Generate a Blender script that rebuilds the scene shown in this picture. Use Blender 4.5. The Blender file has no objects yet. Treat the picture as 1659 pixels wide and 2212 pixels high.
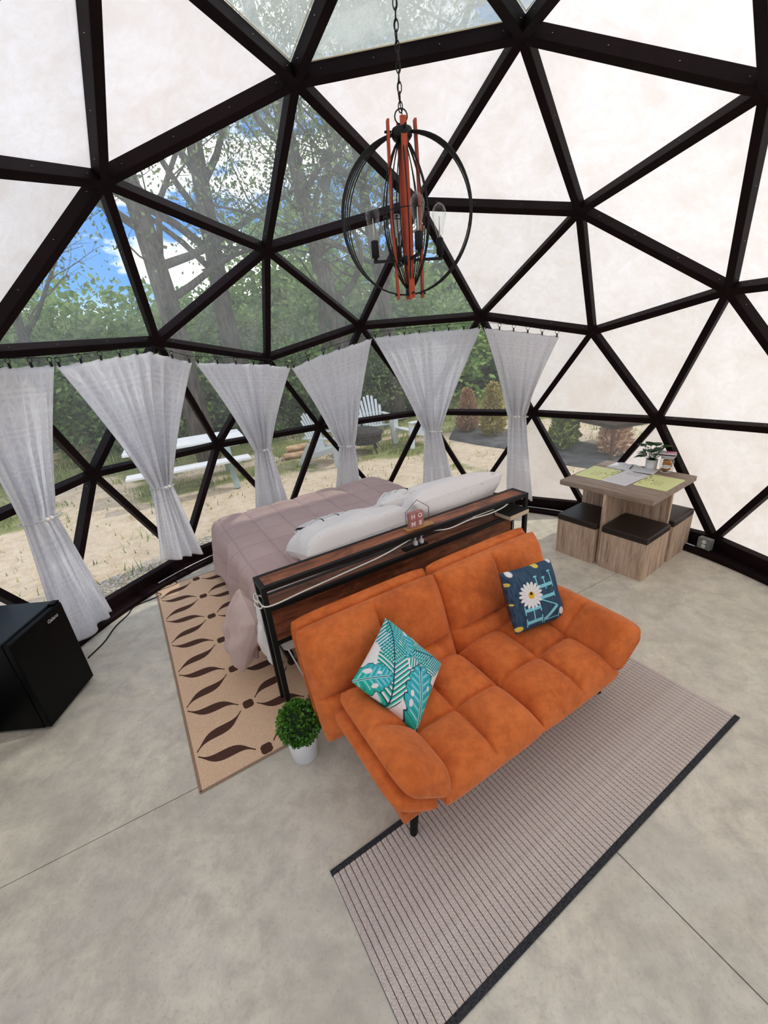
import bpy, bmesh, math, random
import numpy as np
from mathutils import Vector, Matrix

scene = bpy.context.scene
COL = scene.collection
PI = math.pi
rad = math.radians

# ------------------------------------------------------------------ camera
cam_d = bpy.data.cameras.new('camera'); cam = bpy.data.objects.new('camera', cam_d); COL.objects.link(cam)
cam_d.sensor_fit = 'VERTICAL'; cam_d.sensor_height = 24.0
cam_d.lens = 910.447 / 2212 * 24.0
cam_d.clip_start = 0.05; cam_d.clip_end = 300
_r = Vector((0.995889836, -0.0346400371, -0.0836869298))
_d = Vector((-0.0905728127, -0.380883180, -0.920176379))
_f = Vector((0.0, 0.923974064, -0.382455133))
cam.matrix_world = Matrix(((_r.x, -_d.x, -_f.x, -0.2389), (_r.y, -_d.y, -_f.y, -2.2405), (_r.z, -_d.z, -_f.z, 2.0986), (0, 0, 0, 1)))
scene.camera = cam

# ------------------------------------------------------------------ sky, sun, exposure
SUN_DIR = Vector((0.62, 0.16, 0.76)).normalized()
SUN_STRENGTH = 0.85
SKY_STRENGTH = 2.7
SKY_SHIFT = (0.7, 0.0, 0.2)
world = bpy.data.worlds.new('sky'); scene.world = world; world.use_nodes = True
nt = world.node_tree; nt.nodes.clear()
def N(t, **k):
    n = nt.nodes.new(t)
    for a, b in k.items(): setattr(n, a, b)
    return n
tc = N('ShaderNodeTexCoord'); sep = N('ShaderNodeSeparateXYZ'); nt.links.new(tc.outputs['Generated'], sep.inputs[0])
grad = N('ShaderNodeValToRGB'); nt.links.new(sep.outputs['Z'], grad.inputs[0])
cr = grad.color_ramp
cr.elements[0].position = 0.0; cr.elements[0].color = (0.42, 0.44, 0.46, 1)
cr.elements[1].position = 0.45; cr.elements[1].color = (0.014, 0.053, 0.155, 1)
e = cr.elements.new(0.12); e.color = (0.036, 0.105, 0.235, 1)
mp = N('ShaderNodeMapping'); mp.inputs['Scale'].default_value = (1, 1, 2.6); mp.inputs['Location'].default_value = SKY_SHIFT; nt.links.new(tc.outputs['Generated'], mp.inputs[0])
cn = N('ShaderNodeTexNoise'); cn.inputs['Scale'].default_value = 3.4; cn.inputs['Detail'].default_value = 8; cn.inputs['Roughness'].default_value = 0.6
nt.links.new(mp.outputs[0], cn.inputs[0])
cramp = N('ShaderNodeValToRGB'); nt.links.new(cn.outputs[0], cramp.inputs[0])
cramp.color_ramp.elements[0].position = 0.465; cramp.color_ramp.elements[0].color = (0, 0, 0, 1)
cramp.color_ramp.elements[1].position = 0.61; cramp.color_ramp.elements[1].color = (1, 1, 1, 1)
cmix = N('ShaderNodeMixRGB'); cmix.inputs[2].default_value = (0.68, 0.635, 0.555, 1)
nt.links.new(cramp.outputs[0], cmix.inputs[0]); nt.links.new(grad.outputs[0], cmix.inputs[1])
bg = N('ShaderNodeBackground'); bg.inputs[1].default_value = SKY_STRENGTH; nt.links.new(cmix.outputs[0], bg.inputs[0])
wo = N('ShaderNodeOutputWorld'); nt.links.new(bg.outputs[0], wo.inputs[0])
sd = bpy.data.lights.new('sun', 'SUN'); sun = bpy.data.objects.new('sun', sd); COL.objects.link(sun)
sd.energy = SUN_STRENGTH; sd.angle = rad(0.8); sd.color = (1.0, 0.93, 0.80)
sun.rotation_euler = SUN_DIR.to_track_quat('Z', 'Y').to_euler(); sun.location = SUN_DIR * 60
vs = scene.view_settings
vs.view_transform = 'Standard'; vs.look = 'None'; vs.gamma = 1.0; vs.use_curve_mapping = False
vs.exposure = 1.02
scene.cycles.use_denoising = True
scene.cycles.max_bounces = 10; scene.cycles.transparent_max_bounces = 16
scene.cycles.caustics_reflective = False; scene.cycles.caustics_refractive = False

# ------------------------------------------------------------------ helpers
def lerp(a, b, t): return a + (b - a) * t
class MB:
    def __init__(s): s.v = []; s.f = []; s.uv = None
    def add(s, vs, fs):
        o = len(s.v); s.v.extend([tuple(v) for v in vs]); s.f.extend([tuple(i + o for i in f) for f in fs]); return s
    def box(s, x0, x1, y0, y1, z0, z1):
        return s.add([(x0,y0,z0),(x1,y0,z0),(x1,y1,z0),(x0,y1,z0),(x0,y0,z1),(x1,y0,z1),(x1,y1,z1),(x0,y1,z1)],
                     [(3,2,1,0),(4,5,6,7),(0,1,5,4),(1,2,6,5),(2,3,7,6),(3,0,4,7)])
    def bar(s, a, b, w, h, up=(0,0,1)):
        a = Vector(a); b = Vector(b); t = (b - a).normalized(); up = Vector(up)
        x = t.cross(up)
        if x.length < 1e-5: x = t.cross(Vector((1,0,0)))
        x.normalize(); y = x.cross(t).normalized(); vs = []
        for p in (a, b):
            for sx, sy in ((-1,-1),(1,-1),(1,1),(-1,1)): vs.append(p + x*(sx*w/2) + y*(sy*h/2))
        return s.add(vs, [(3,2,1,0),(4,5,6,7),(0,1,5,4),(1,2,6,5),(2,3,7,6),(3,0,4,7)])
    def tube(s, pts, r, n=8, closed=False):
        pts = [Vector(p) for p in pts]; m = len(pts); rs = r if isinstance(r, (list, tuple)) else [r]*m
        vs = []; fs = []; prev = None
        for i, p in enumerate(pts):
            if closed: t = pts[(i+1) % m] - pts[i-1]
            else: t = pts[min(i+1, m-1)] - pts[max(i-1, 0)]
            t.normalize()
            if prev is None:
                x = t.cross(Vector((0,0,1)))
                if x.length < 1e-3: x = t.cross(Vector((1,0,0)))
            else: x = prev - t*prev.dot(t)
            x.normalize(); prev = x; y = t.cross(x)
            for k in range(n):
                a = 2*PI*k/n; vs.append(p + (x*math.cos(a) + y*math.sin(a))*rs[i])
        for i in range(m if closed else m-1):
            j = (i+1) % m
            for k in range(n): fs.append((i*n+k, i*n+(k+1) % n, j*n+(k+1) % n, j*n+k))
        if not closed:
            fs.append(tuple(range(n-1, -1, -1))); fs.append(tuple((m-1)*n+k for k in range(n)))
        return s.add(vs, fs)
    def lathe(s, prof, n=24, c=(0,0,0), flute=None):
        vs = []; fs = []; m = len(prof)
        for i, (r, z) in enumerate(prof):
            for k in range(n):
                a = 2*PI*k/n; rr = r*(1 + (flute(a) if flute and r > 0 else 0)); vs.append((c[0]+rr*math.cos(a), c[1]+rr*math.sin(a), c[2]+z))
        for i in range(m-1):
            for k in range(n): fs.append((i*n+k, i*n+(k+1) % n, (i+1)*n+(k+1) % n, (i+1)*n+k))
        fs.append(tuple(range(n-1, -1, -1))); fs.append(tuple((m-1)*n+k for k in range(n)))
        return s.add(vs, fs)
    def prism(s, poly, z0, z1):
        n = len(poly); vs = [(x,y,z0) for x,y in poly] + [(x,y,z1) for x,y in poly]
        return s.add(vs, [tuple(range(n-1,-1,-1)), tuple(range(n,2*n))] + [(i,(i+1) % n,n+(i+1) % n,n+i) for i in range(n)])
    def xform(s, M, start=0):
        for i in range(start, len(s.v)): s.v[i] = tuple(M @ Vector(s.v[i]))
        return s
    def mesh(s, name, smooth=False):
        me = bpy.data.meshes.new(name); me.from_pydata(s.v, [], s.f)
        if smooth: me.polygons.foreach_set('use_smooth', [True]*len(me.polygons))
        me.update(); return me
    def build(s, name, mat, parent=None, smooth=False, bevel=0, seg=2, subsurf=0):
        return obj(name, s.mesh(name, smooth), mat, parent, bevel, seg, subsurf)
def obj(name, me, mat, parent=None, bevel=0, seg=2, subsurf=0):
    o = bpy.data.objects.new(name, me); COL.objects.link(o)
    if mat and not me.materials: me.materials.append(mat)
    if parent: o.parent = parent
    if subsurf:
        m = o.modifiers.new('sub', 'SUBSURF'); m.levels = subsurf; m.render_levels = subsurf
    if bevel:
        m = o.modifiers.new('bevel', 'BEVEL'); m.width = bevel; m.segments = seg; m.limit_method = 'ANGLE'; m.angle_limit = rad(40)
    return o
def np_mesh(name, V, F, uv=None, smooth=True, col=None):
    """V (n,3), F (m,k) arrays"""
    V = np.asarray(V, np.float32); F = np.asarray(F, np.int32); me = bpy.data.meshes.new(name); k = F.shape[1]
    me.vertices.add(len(V)); me.vertices.foreach_set('co', V.ravel())
    me.loops.add(F.size); me.loops.foreach_set('vertex_index', F.ravel())
    me.polygons.add(len(F)); me.polygons.foreach_set('loop_start', np.arange(0, F.size, k, dtype=np.int32)); me.polygons.foreach_set('loop_total', np.full(len(F), k, np.int32))
    if smooth: me.polygons.foreach_set('use_smooth', np.ones(len(F), bool))
    me.update(calc_edges=True)
    if uv is not None:
        l = me.uv_layers.new(name='UVMap'); l.data.foreach_set('uv', np.asarray(uv, np.float32)[F.ravel()].ravel())
    if col is not None:
        a = me.color_attributes.new('print', 'FLOAT_COLOR', 'POINT'); c4 = np.ones((len(V), 4), np.float32); c4[:, :3] = col; a.data.foreach_set('color', c4.ravel())
    me.validate(); return me
def grid_faces(nx, ny, wrap=False):
    i = np.arange(nx-1)[:, None]; j = np.arange(ny-1)[None, :]
    a = i*ny + j
    return np.stack([a, a+ny, a+ny+1, a+1], -1).reshape(-1, 4)
def empty(name, loc=(0,0,0), rz=0, parent=None):
    o = bpy.data.objects.new(name, None); COL.objects.link(o); o.location = loc; o.rotation_euler = (0,0,rz); o.empty_display_size = 0.1
    if parent: o.parent = parent
    return o
def tag(o, label=None, cat=None, group=None, kind=None):
    if label: o['label'] = label
    if cat: o['category'] = cat
    if group: o['group'] = group
    if kind: o['kind'] = kind
    return o
def thing(name, label, cat, loc=(0,0,0), rz=0, group=None): return tag(empty(name, loc, rz), label, cat, group)
CHILD = {}
def copy_tree(o, parent=None):
    c = o.copy(); COL.objects.link(c); c.parent = parent
    for ch in [x for x in o.children]: copy_tree(ch, c)
    return c
def text_mesh(name, s, size, mat, parent, M, depth=0.0006, bold=0.0, align='CENTER'):
    cu = bpy.data.curves.new(name, 'FONT'); cu.body = s; cu.size = size; cu.align_x = align; cu.align_y = 'CENTER'; cu.extrude = depth; cu.offset = bold; cu.resolution_u = 3
    t = bpy.data.objects.new(name, cu); COL.objects.link(t)
    dg = bpy.context.evaluated_depsgraph_get(); me = bpy.data.meshes.new_from_object(t.evaluated_get(dg)); bpy.data.objects.remove(t); bpy.data.curves.remove(cu)
    me.name = name; me.transform(M); me.materials.clear()
    return obj(name, me, mat, parent)
A30 = rad(30)
def W(u, v, z=0.0): return Vector((u*math.cos(A30) - v*math.sin(A30), u*math.sin(A30) + v*math.cos(A30), z))

# ------------------------------------------------------------------ materials
class NT:
    def __init__(s, name):
        s.m = bpy.data.materials.new(name); s.m.use_nodes = True; s.t = s.m.node_tree; s.t.nodes.clear(); s.out = s.n('ShaderNodeOutputMaterial')
    def n(s, t, **k):
        x = s.t.nodes.new(t)
        for a, b in k.items():
            if hasattr(x, a) and not a.startswith('in_'): setattr(x, a, b)
        return x
    def l(s, a, b): s.t.links.new(a, b)
    def principled(s, color=None, rough=0.6, spec=0.4, metal=0.0):
        p = s.n('ShaderNodeBsdfPrincipled'); p.inputs['Roughness'].default_value = rough; p.inputs['Specular IOR Level'].default_value = spec; p.inputs['Metallic'].default_value = metal
        if color is not None:
            if hasattr(color, 'links'): s.l(color, p.inputs['Base Color'])
            else: p.inputs['Base Color'].default_value = (*color, 1)
        return p
    def coord(s, kind='Object', scale=(1,1,1), rot=(0,0,0)):
        c = s.n('ShaderNodeTexCoord'); m = s.n('ShaderNodeMapping'); m.inputs['Scale'].default_value = scale; m.inputs['Rotation'].default_value = rot; s.l(c.outputs[kind], m.inputs[0]); return m.outputs[0]
    def noise(s, vec, scale, detail=4, rough=0.55, dist=0.0):
        x = s.n('ShaderNodeTexNoise'); x.inputs['Scale'].default_value = scale; x.inputs['Detail'].default_value = detail; x.inputs['Roughness'].default_value = rough; x.inputs['Distortion'].default_value = dist
        if vec is not None: s.l(vec, x.inputs['Vector'])
        return x.outputs[0]
    def ramp(s, fac, stops):
        x = s.n('ShaderNodeValToRGB'); r = x.color_ramp
        while len(r.elements) < len(stops): r.elements.new(0.5)
        for e, (p, c) in zip(r.elements, stops): e.position = p; e.color = (*c, 1) if len(c) == 3 else c
        s.l(fac, x.inputs[0]); return x.outputs[0]
    def mix(s, fac, a, b, mode='MIX'):
        x = s.n('ShaderNodeMixRGB', blend_type=mode)
        for i, q in ((0, fac), (1, a), (2, b)):
            if hasattr(q, 'links'): s.l(q, x.inputs[i])
            elif i == 0: x.inputs[0].default_value = q
            else: x.inputs[i].default_value = (*q, 1)
        return x.outputs[0]
    def math(s, op, a, b=None, c=None):
        x = s.n('ShaderNodeMath', operation=op)
        for i, q in enumerate((a, b, c)):
            if q is None: continue
            if hasattr(q, 'links'): s.l(q, x.inputs[i])
            else: x.inputs[i].default_value = q
        return x.outputs[0]
    def bump(s, h, p, strength=0.3, dist=0.01):
        b = s.n('ShaderNodeBump'); b.inputs['Strength'].default_value = strength; b.inputs['Distance'].default_value = dist; s.l(h, b.inputs['Height']); s.l(b.outputs[0], p.inputs['Normal']); return b
    def done(s, shader): s.l(shader.outputs[0] if hasattr(shader, 'outputs') else shader, s.out.inputs[0]); return s.m
def plain(name, c, rough=0.6, spec=0.4, metal=0.0):
    t = NT(name); return t.done(t.principled(c, rough, spec, metal))
def noisy(name, c1, c2, scale=8, rough=0.7, bump=0.0, detail=5, dist=0.003, spec=0.3, kind='Object', stretch=(1,1,1), lo=0.35, hi=0.65):
    t = NT(name); v = t.coord(kind, stretch); f = t.noise(v, scale, detail); p = t.principled(t.ramp(f, [(lo, c1), (hi, c2)]), rough, spec)
    if bump: t.bump(f, p, bump, dist)
    return t.done(p)
def wood(name, c1, c2, c3, scale=3.0, axis='X', rough=0.55, spec=0.3, kind='Object', stretch=9):
    t = NT(name); st = {'X': (1, stretch, stretch), 'Y': (stretch, 1, stretch), 'Z': (stretch, stretch, 1)}[axis]
    v = t.coord(kind, st); a = t.noise(v, scale, 6, 0.65, 0.6); b = t.noise(v, scale*4, 4, 0.6)
    col = t.ramp(a, [(0.3, c1), (0.5, c2), (0.68, c3)]); col = t.mix(t.ramp(b, [(0.4, (0,0,0)), (0.62, (0.35,0.35,0.35))]), col, c1)
    p = t.principled(col, rough, spec); t.bump(b, p, 0.15, 0.002); return t.done(p)
M = {}
M['black_metal'] = plain('black_metal', (0.006, 0.006, 0.007), 0.45, 0.3)
M['matte_black'] = plain('matte_black', (0.008, 0.008, 0.008), 0.6, 0.25)
M['white'] = plain('white_plastic', (0.8, 0.8, 0.79), 0.4)
M['chrome'] = plain('steel', (0.5, 0.5, 0.5), 0.3, 0.5, 1.0)
def strut_mat():
    t = NT('dark_stained_timber'); v = t.coord('Object', (1, 1, 1)); f = t.noise(v, 5, 6); g = t.noise(v, 60, 4)
    c = t.mix(t.ramp(g, [(0.4, (0,0,0)), (0.75, (0.6,0.6,0.6))]), t.ramp(f, [(0.3, (0.0045,0.0014,0.0018)), (0.7, (0.012,0.0038,0.0047))]), (0.012, 0.0048, 0.0056))
    p = t.principled(c, 0.65, 0.12); t.bump(g, p, 0.1, 0.002); return t.done(p)
M['strut'] = strut_mat()
def panel_mat():
    t = NT('white_insulated_skin'); v = t.coord('Object', (1, 1, 1)); f = t.noise(v, 2.2, 6, 0.62, 0.4); g = t.noise(v, 14, 5, 0.7, 0.8)
    c = t.ramp(f, [(0.3, (0.80, 0.715, 0.63)), (0.48, (0.89, 0.835, 0.775)), (0.68, (0.93, 0.89, 0.84))])
    c = t.mix(t.ramp(g, [(0.40, (0,0,0)), (0.66, (0.45,0.45,0.45))]), c, (0.79, 0.71, 0.615))
    d = t.n('ShaderNodeBsdfDiffuse'); tr = t.n('ShaderNodeBsdfTranslucent'); t.l(c, d.inputs[0]); t.l(c, tr.inputs[0])
    b = t.n('ShaderNodeBump'); b.inputs['Strength'].default_value = 0.25; b.inputs['Distance'].default_value = 0.02; t.l(f, b.inputs['Height']); t.l(b.outputs[0], d.inputs['Normal'])
    m = t.n('ShaderNodeMixShader'); m.inputs[0].default_value = 0.70; t.l(d.outputs[0], m.inputs[1]); t.l(tr.outputs[0], m.inputs[2]); return t.done(m)
M['panel'] = panel_mat()
def film_mat(name, haze, hcol, streak=0.35):
    t = NT(name); v = t.coord('Object', (1, 1, 1)); f = t.noise(v, 3.5, 6, 0.7, 0.6); g = t.noise(t.coord('Object', (14, 14, 2.0)), 6, 5, 0.6)
    h = t.math('MULTIPLY', t.math('ADD', t.math('MULTIPLY', f, 1.2), t.math('MULTIPLY', g, streak)), haze)
    tp = t.n('ShaderNodeBsdfTransparent'); tp.inputs[0].default_value = (0.93, 0.96, 0.95, 1)
    tr = t.n('ShaderNodeBsdfTranslucent'); tr.inputs[0].default_value = (*hcol, 1); df = t.n('ShaderNodeBsdfDiffuse'); df.inputs[0].default_value = (*hcol, 1)
    hz = t.n('ShaderNodeMixShader'); hz.inputs[0].default_value = 0.6; t.l(df.outputs[0], hz.inputs[1]); t.l(tr.outputs[0], hz.inputs[2])
    m = t.n('ShaderNodeMixShader'); t.l(h, m.inputs[0]); t.l(tp.outputs[0], m.inputs[1]); t.l(hz.outputs[0], m.inputs[2])
    gl = t.n('ShaderNodeBsdfGlossy'); gl.inputs['Roughness'].default_value = 0.15
    m2 = t.n('ShaderNodeMixShader'); m2.inputs[0].default_value = 0.03; t.l(m.outputs[0], m2.inputs[1]); t.l(gl.outputs[0], m2.inputs[2]); return t.done(m2)
M['film'] = film_mat('clear_vinyl', 0.27, (0.75, 0.80, 0.76))
M['film_low'] = film_mat('clear_vinyl_low', 0.13, (0.8, 0.82, 0.78))
M['film_sky'] = film_mat('dusty_skylight_vinyl', 0.95, (0.62, 0.67, 0.60), 0.5)
# ------------------------------------------------------------------ geodesic dome (3-frequency icosahedron, 5/8 sphere)
RD = 3.0; ZC = 0.645; ROT = rad(46.908234)
def geodesic():
    V = [(0,0,1)]; zz = 1/5**.5; rr = 2/5**.5
    for k in range(5): a = 2*PI*k/5; V.append((rr*math.cos(a), rr*math.sin(a), zz))
    for k in range(5): a = 2*PI*(k+.5)/5; V.append((rr*math.cos(a), rr*math.sin(a), -zz))
    V.append((0,0,-1)); V = [Vector(v) for v in V]
    F = []
    for a in range(12):
        for b in range(a+1, 12):
            for c in range(b+1, 12):
                if max((V[a]-V[b]).length, (V[b]-V[c]).length, (V[a]-V[c]).length) < 1.2: F.append((a,b,c))
    key = {}; P = []; T = []
    def idx(p):
        k = tuple(round(x, 4) + 0.0 for x in p)
        if k not in key: key[k] = len(P); P.append(p)
        return key[k]
    for a, b, c in F:
        g = {}
        for i in range(4):
            for j in range(4-i): g[i, j] = idx(((V[a]*i + V[b]*j + V[c]*(3-i-j))/3).normalized())
        for i in range(3):
            for j in range(3-i):
                T.append((g[i,j], g[i+1,j], g[i,j+1]))
                if i + j < 2: T.append((g[i+1,j], g[i+1,j+1], g[i,j+1]))
    return P, T
GP, GT = geodesic()
RM = Matrix.Rotation(ROT, 3, 'Z')
HUB = []; 
ADJ = [(-1.268,2.347,1.983),(1.832,1.951,1.967),(-0.997,1.799,2.817),(1.428,1.505,2.83),(-0.514,0.895,3.446),(0.719,0.763,3.49),(0.251,1.807,3.029),(-1.666,0.775,3.037),(1.768,0.34,3.019),(-0.303,2.562,2.206),(0.905,2.407,2.192),(-1.985,1.614,2.205),(2.351,1.065,2.185),(-0.906,2.826,1.162),(-1.929,2.246,1.176),(1.526,2.523,1.153),(2.409,1.693,1.145),(-2.642,1.258,1.228)]
for p in GP:
    q = RM @ p * RD + Vector((0,0,ZC))
    if -0.25 < p.z < -0.1:
        q = Vector((q.x, q.y, 0.12)); q.xy = q.xy.normalized() * 2.975
    for a in ADJ:                       # a hand-built frame: each hub sits a little off the perfect sphere
        if (Vector(a) - q).length < 0.12: q = Vector(a)
    HUB.append(q)
TRI = [t for t in GT if min(GP[i].z for i in t) > -0.25]
CEN = Vector((0,0,ZC))
def near(x, y, z): return min(range(len(HUB)), key=lambda i: (HUB[i] - Vector((x,y,z))).length)
wall = tag(empty('wall_dome'), 'round geodesic dome wall of dark timber triangles with white and clear skins', None, None, 'structure')
edges = set()
for t in TRI:
    for a, b in ((0,1),(1,2),(2,0)): edges.add(tuple(sorted((t[a], t[b]))))
def out(p, d):
    r = p - CEN
    if p.z < 0.2: r = Vector((p.x, p.y, 0))
    return p + r.normalized()*d
SD, SW = 0.085, 0.052
screws = MB()
for a, b in sorted(edges, key=lambda e: -(HUB[e[0]] + HUB[e[1]]).z):
    pa, pb = HUB[a], HUB[b]
    base = pa.z < 0.2 and pb.z < 0.2
    up = ((pa + pb)/2 - CEN).normalized()
    mb = MB()
    if base:
        up = Vector((pa.x + pb.x, pa.y + pb.y, 0)).normalized()
        mb.bar(out(pa, 0.04) - Vector((0,0,0.04)), out(pb, 0.04) - Vector((0,0,0.04)), 0.15, 0.08, up)
        mb.build('sill_beam', M['strut'], wall, bevel=0.004)
        continue
    mb.bar(out(pa, SD/2), out(pb, SD/2), SW, SD, up)
    mb.build('strut', M['strut'], wall, bevel=0.003)
    d = (pb - pa).normalized(); side = d.cross(up)
    for k, f in enumerate((0.1, 0.34, 0.63, 0.9)):
        for sgn in (-1, 1):
            c = lerp(pa, pb, f + 0.02*sgn) + up*(SD*0.45) + side*(sgn*(SW/2 + 0.0005)); screws.lathe([(0.004,-0.001),(0.004,0.001)], 6, c)
screws.build('screw_heads', M['chrome'], wall)['kind'] = 'stuff'
H = dict(apex=near(0,0,3.645), K=near(-1.268,2.347,1.983), Nn=near(1.832,1.951,1.967), I=near(-0.997,1.799,2.817), D=near(1.428,1.505,2.83), B=near(-0.514,0.895,3.446), A=near(0.719,0.763,3.49), E=near(0.251,1.807,3.029), Hh=near(-1.666,0.775,3.037), L=near(-0.303,2.562,2.206), Mm=near(0.905,2.407,2.192), J=near(-1.985,1.614,2.205))
B5 = near(-1.0,-0.2,3.46); A5 = near(0.96,-0.38,3.46)
Q = near(-2.54,0.43,2.19)
R_ = near(-2.642,1.258,1.228); S_ = near(-1.929,2.246,1.176); T_ = near(-0.906,2.826,1.162); U_ = near(0.364,2.924,1.208); V_ = near(1.526,2.523,1.153); W_ = near(2.409,1.693,1.145); X_ = near(-2.955,0.047,1.16)
b58 = near(1.98,2.2,0.12); b51 = near(0.97,2.8,0.12); b52 = near(-0.24,2.96,0.12); b59 = near(-1.42,2.6,0.12); b53 = near(-2.36,1.78,0.12); b54 = near(-2.88,0.68,0.12)
K, Nn, I, D, B, A, E, Hh, L, Mm, J, apex = (H[k] for k in ('K','Nn','I','D','B','A','E','Hh','L','Mm','J','apex'))
def S(*x): return frozenset(x)
CLEAR = {S(Hh,B,I), S(I,B,E), S(Hh,I,J), S(I,J,K), S(I,K,L), S(I,L,E), S(E,L,Mm), S(Hh,J,Q)}
LOW = {S(Q,J,R_), S(J,R_,S_), S(J,K,S_), S(K,S_,T_), S(K,L,T_), S(L,T_,U_), S(L,Mm,U_), S(Mm,U_,V_), S(R_,S_,b53), S(S_,b53,b59), S(S_,T_,b59), S(T_,b59,b52), S(T_,U_,b52), S(U_,b52,b51), S(U_,V_,b51), S(V_,W_,b58), S(R_,b53,b54), S(R_,X_,b54), S(Q,R_,X_)}
for t in TRI:      # unseen side behind the camera: panes made clear to let in extra daylight
    c = sum((HUB[i] for i in t), Vector())/3
    if c.z < 1.3 and abs(math.degrees(math.atan2(c.y, c.x)) + 95) < 40: LOW.add(S(*t))
SKYL = {S(A,B,apex), S(B,apex,B5), S(A,apex,A5)}
for t in TRI:
    ps = [out(HUB[i], SD) for i in t]
    if all(HUB[i].z > 0.2 for i in t) or True:
        n = (ps[1]-ps[0]).cross(ps[2]-ps[0])
        c = sum(ps, Vector())/3
        if n.dot(c - CEN) < 0: ps = [ps[0], ps[2], ps[1]]
    fs = S(*t)
    name, m = ('window_pane', 'film') if fs in CLEAR else ('window_pane', 'film_low') if fs in LOW else ('skylight_pane', 'film_sky') if fs in SKYL else ('wall_panel', 'panel')
    o = MB().add(ps, [(0,1,2)]).build(name, M[m], wall)
    if fs in SKYL:                       # taped seam along the pane
        c = sum(ps, Vector())/3
        MB().tube([lerp(p, c, 0.12) - (p-CEN).normalized()*0.004 for p in ps], 0.004, 6, True).build('seam_bead', M['seam'] if 'seam' in M else plain('seam_tan', (0.75,0.62,0.42), 0.5), wall)
# ------------------------------------------------------------------ floor: concrete slab quarters with saw-cut joints
def concrete():
    t = NT('polished_concrete'); v = t.coord('Object', (1,1,1)); f = t.noise(v, 1.3, 8, 0.62, 0.5); g = t.noise(v, 9, 8, 0.7, 0.3); h = t.noise(v, 70, 4, 0.7)
    sw = t.noise(t.coord('Object', (1, 2.0, 1), (0,0,0.5)), 2.0, 7, 0.68, 0.6)
    c = t.ramp(f, [(0.28, (0.50,0.465,0.385)), (0.45, (0.71,0.665,0.55)), (0.58, (0.82,0.765,0.63)), (0.74, (0.68,0.67,0.585))])
    c = t.mix(t.ramp(g, [(0.32, (0.75,0.75,0.75)), (0.60, (0,0,0))]), c, (0.47,0.435,0.375))
    c = t.mix(t.ramp(sw, [(0.46, (0,0,0)), (0.74, (0.5,0.5,0.5))]), c, (0.76,0.73,0.65))
    c = t.mix(t.ramp(h, [(0.30, (0.35,0.35,0.35)), (0.46, (0,0,0))]), c, (0.34,0.31,0.265))
    p = t.principled(c, 0.55, 0.35); t.l(t.ramp(g, [(0.3,(0.42,0.42,0.42)),(0.7,(0.62,0.62,0.62))]), p.inputs['Roughness']); t.bump(h, p, 0.06, 0.002); return t.done(p)
M['concrete'] = concrete()
floor = MB().prism([(2.96*math.cos(2*PI*k/60), 2.96*math.sin(2*PI*k/60)) for k in range(60)], -0.16, -0.006).build('floor', plain('joint_dirt', (0.10,0.065,0.045), 0.9))
tag(floor, 'polished grey beige concrete slab floor with saw-cut joints', None, None, 'structure')
JA = rad(27.8); GAP = 0.0025
for q in range(4):
    a0 = JA + q*PI/2; a1 = a0 + PI/2; e0 = Vector((math.cos(a0), math.sin(a0))); e1 = Vector((math.cos(a1), math.sin(a1))); s = (e0 + e1)*GAP
    poly = [tuple(s)] + [(2.94*math.cos(lerp(a0, a1, k/24)) + s.x, 2.94*math.sin(lerp(a0, a1, k/24)) + s.y) for k in range(25)]
    MB().prism(poly, -0.006, 0.0).build('slab', M['concrete'], floor)
# black curved sill on the floor, inside the base beams
bb = MB(); n = 120; prof = [(2.83, 0.0), (2.825, 0.035), (2.84, 0.05), (2.90, 0.055), (2.97, 0.055), (2.97, 0.0)]
vs = []; fs = []
for k in range(n):
    a = 2*PI*k/n
    for r_, z_ in prof: vs.append((r_*math.cos(a), r_*math.sin(a), z_))
for k in range(n):
    for j in range(5): fs.append((k*6+j, ((k+1) % n)*6+j, ((k+1) % n)*6+j+1, k*6+j+1))
bb.add(vs, fs).build('baseboard_round', M['strut'], smooth=False)
tag(bpy.data.objects['baseboard_round'], 'black curved sill running round the dome floor edge', None, None, 'structure')
cond = [(2.865*math.cos(rad(t)), 2.865*math.sin(rad(t)), 0.062) for t in range(24, 66, 2)]
tag(MB().tube(cond, 0.006, 8).build('conduit_pipe', plain('galvanised', (0.62,0.64,0.66), 0.35, 0.5, 0.6), smooth=True), 'thin silver conduit pipe lying along the black floor sill', 'pipe')
cond = [(2.865*math.cos(rad(t)), 2.865*math.sin(rad(t)), 0.062) for t in range(135, 152, 2)]
tag(MB().tube(cond, 0.006, 8).build('conduit_pipe', bpy.data.materials['galvanised'], smooth=True), 'thin silver conduit pipe on the sill beside the patterned rug', 'pipe')
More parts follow.
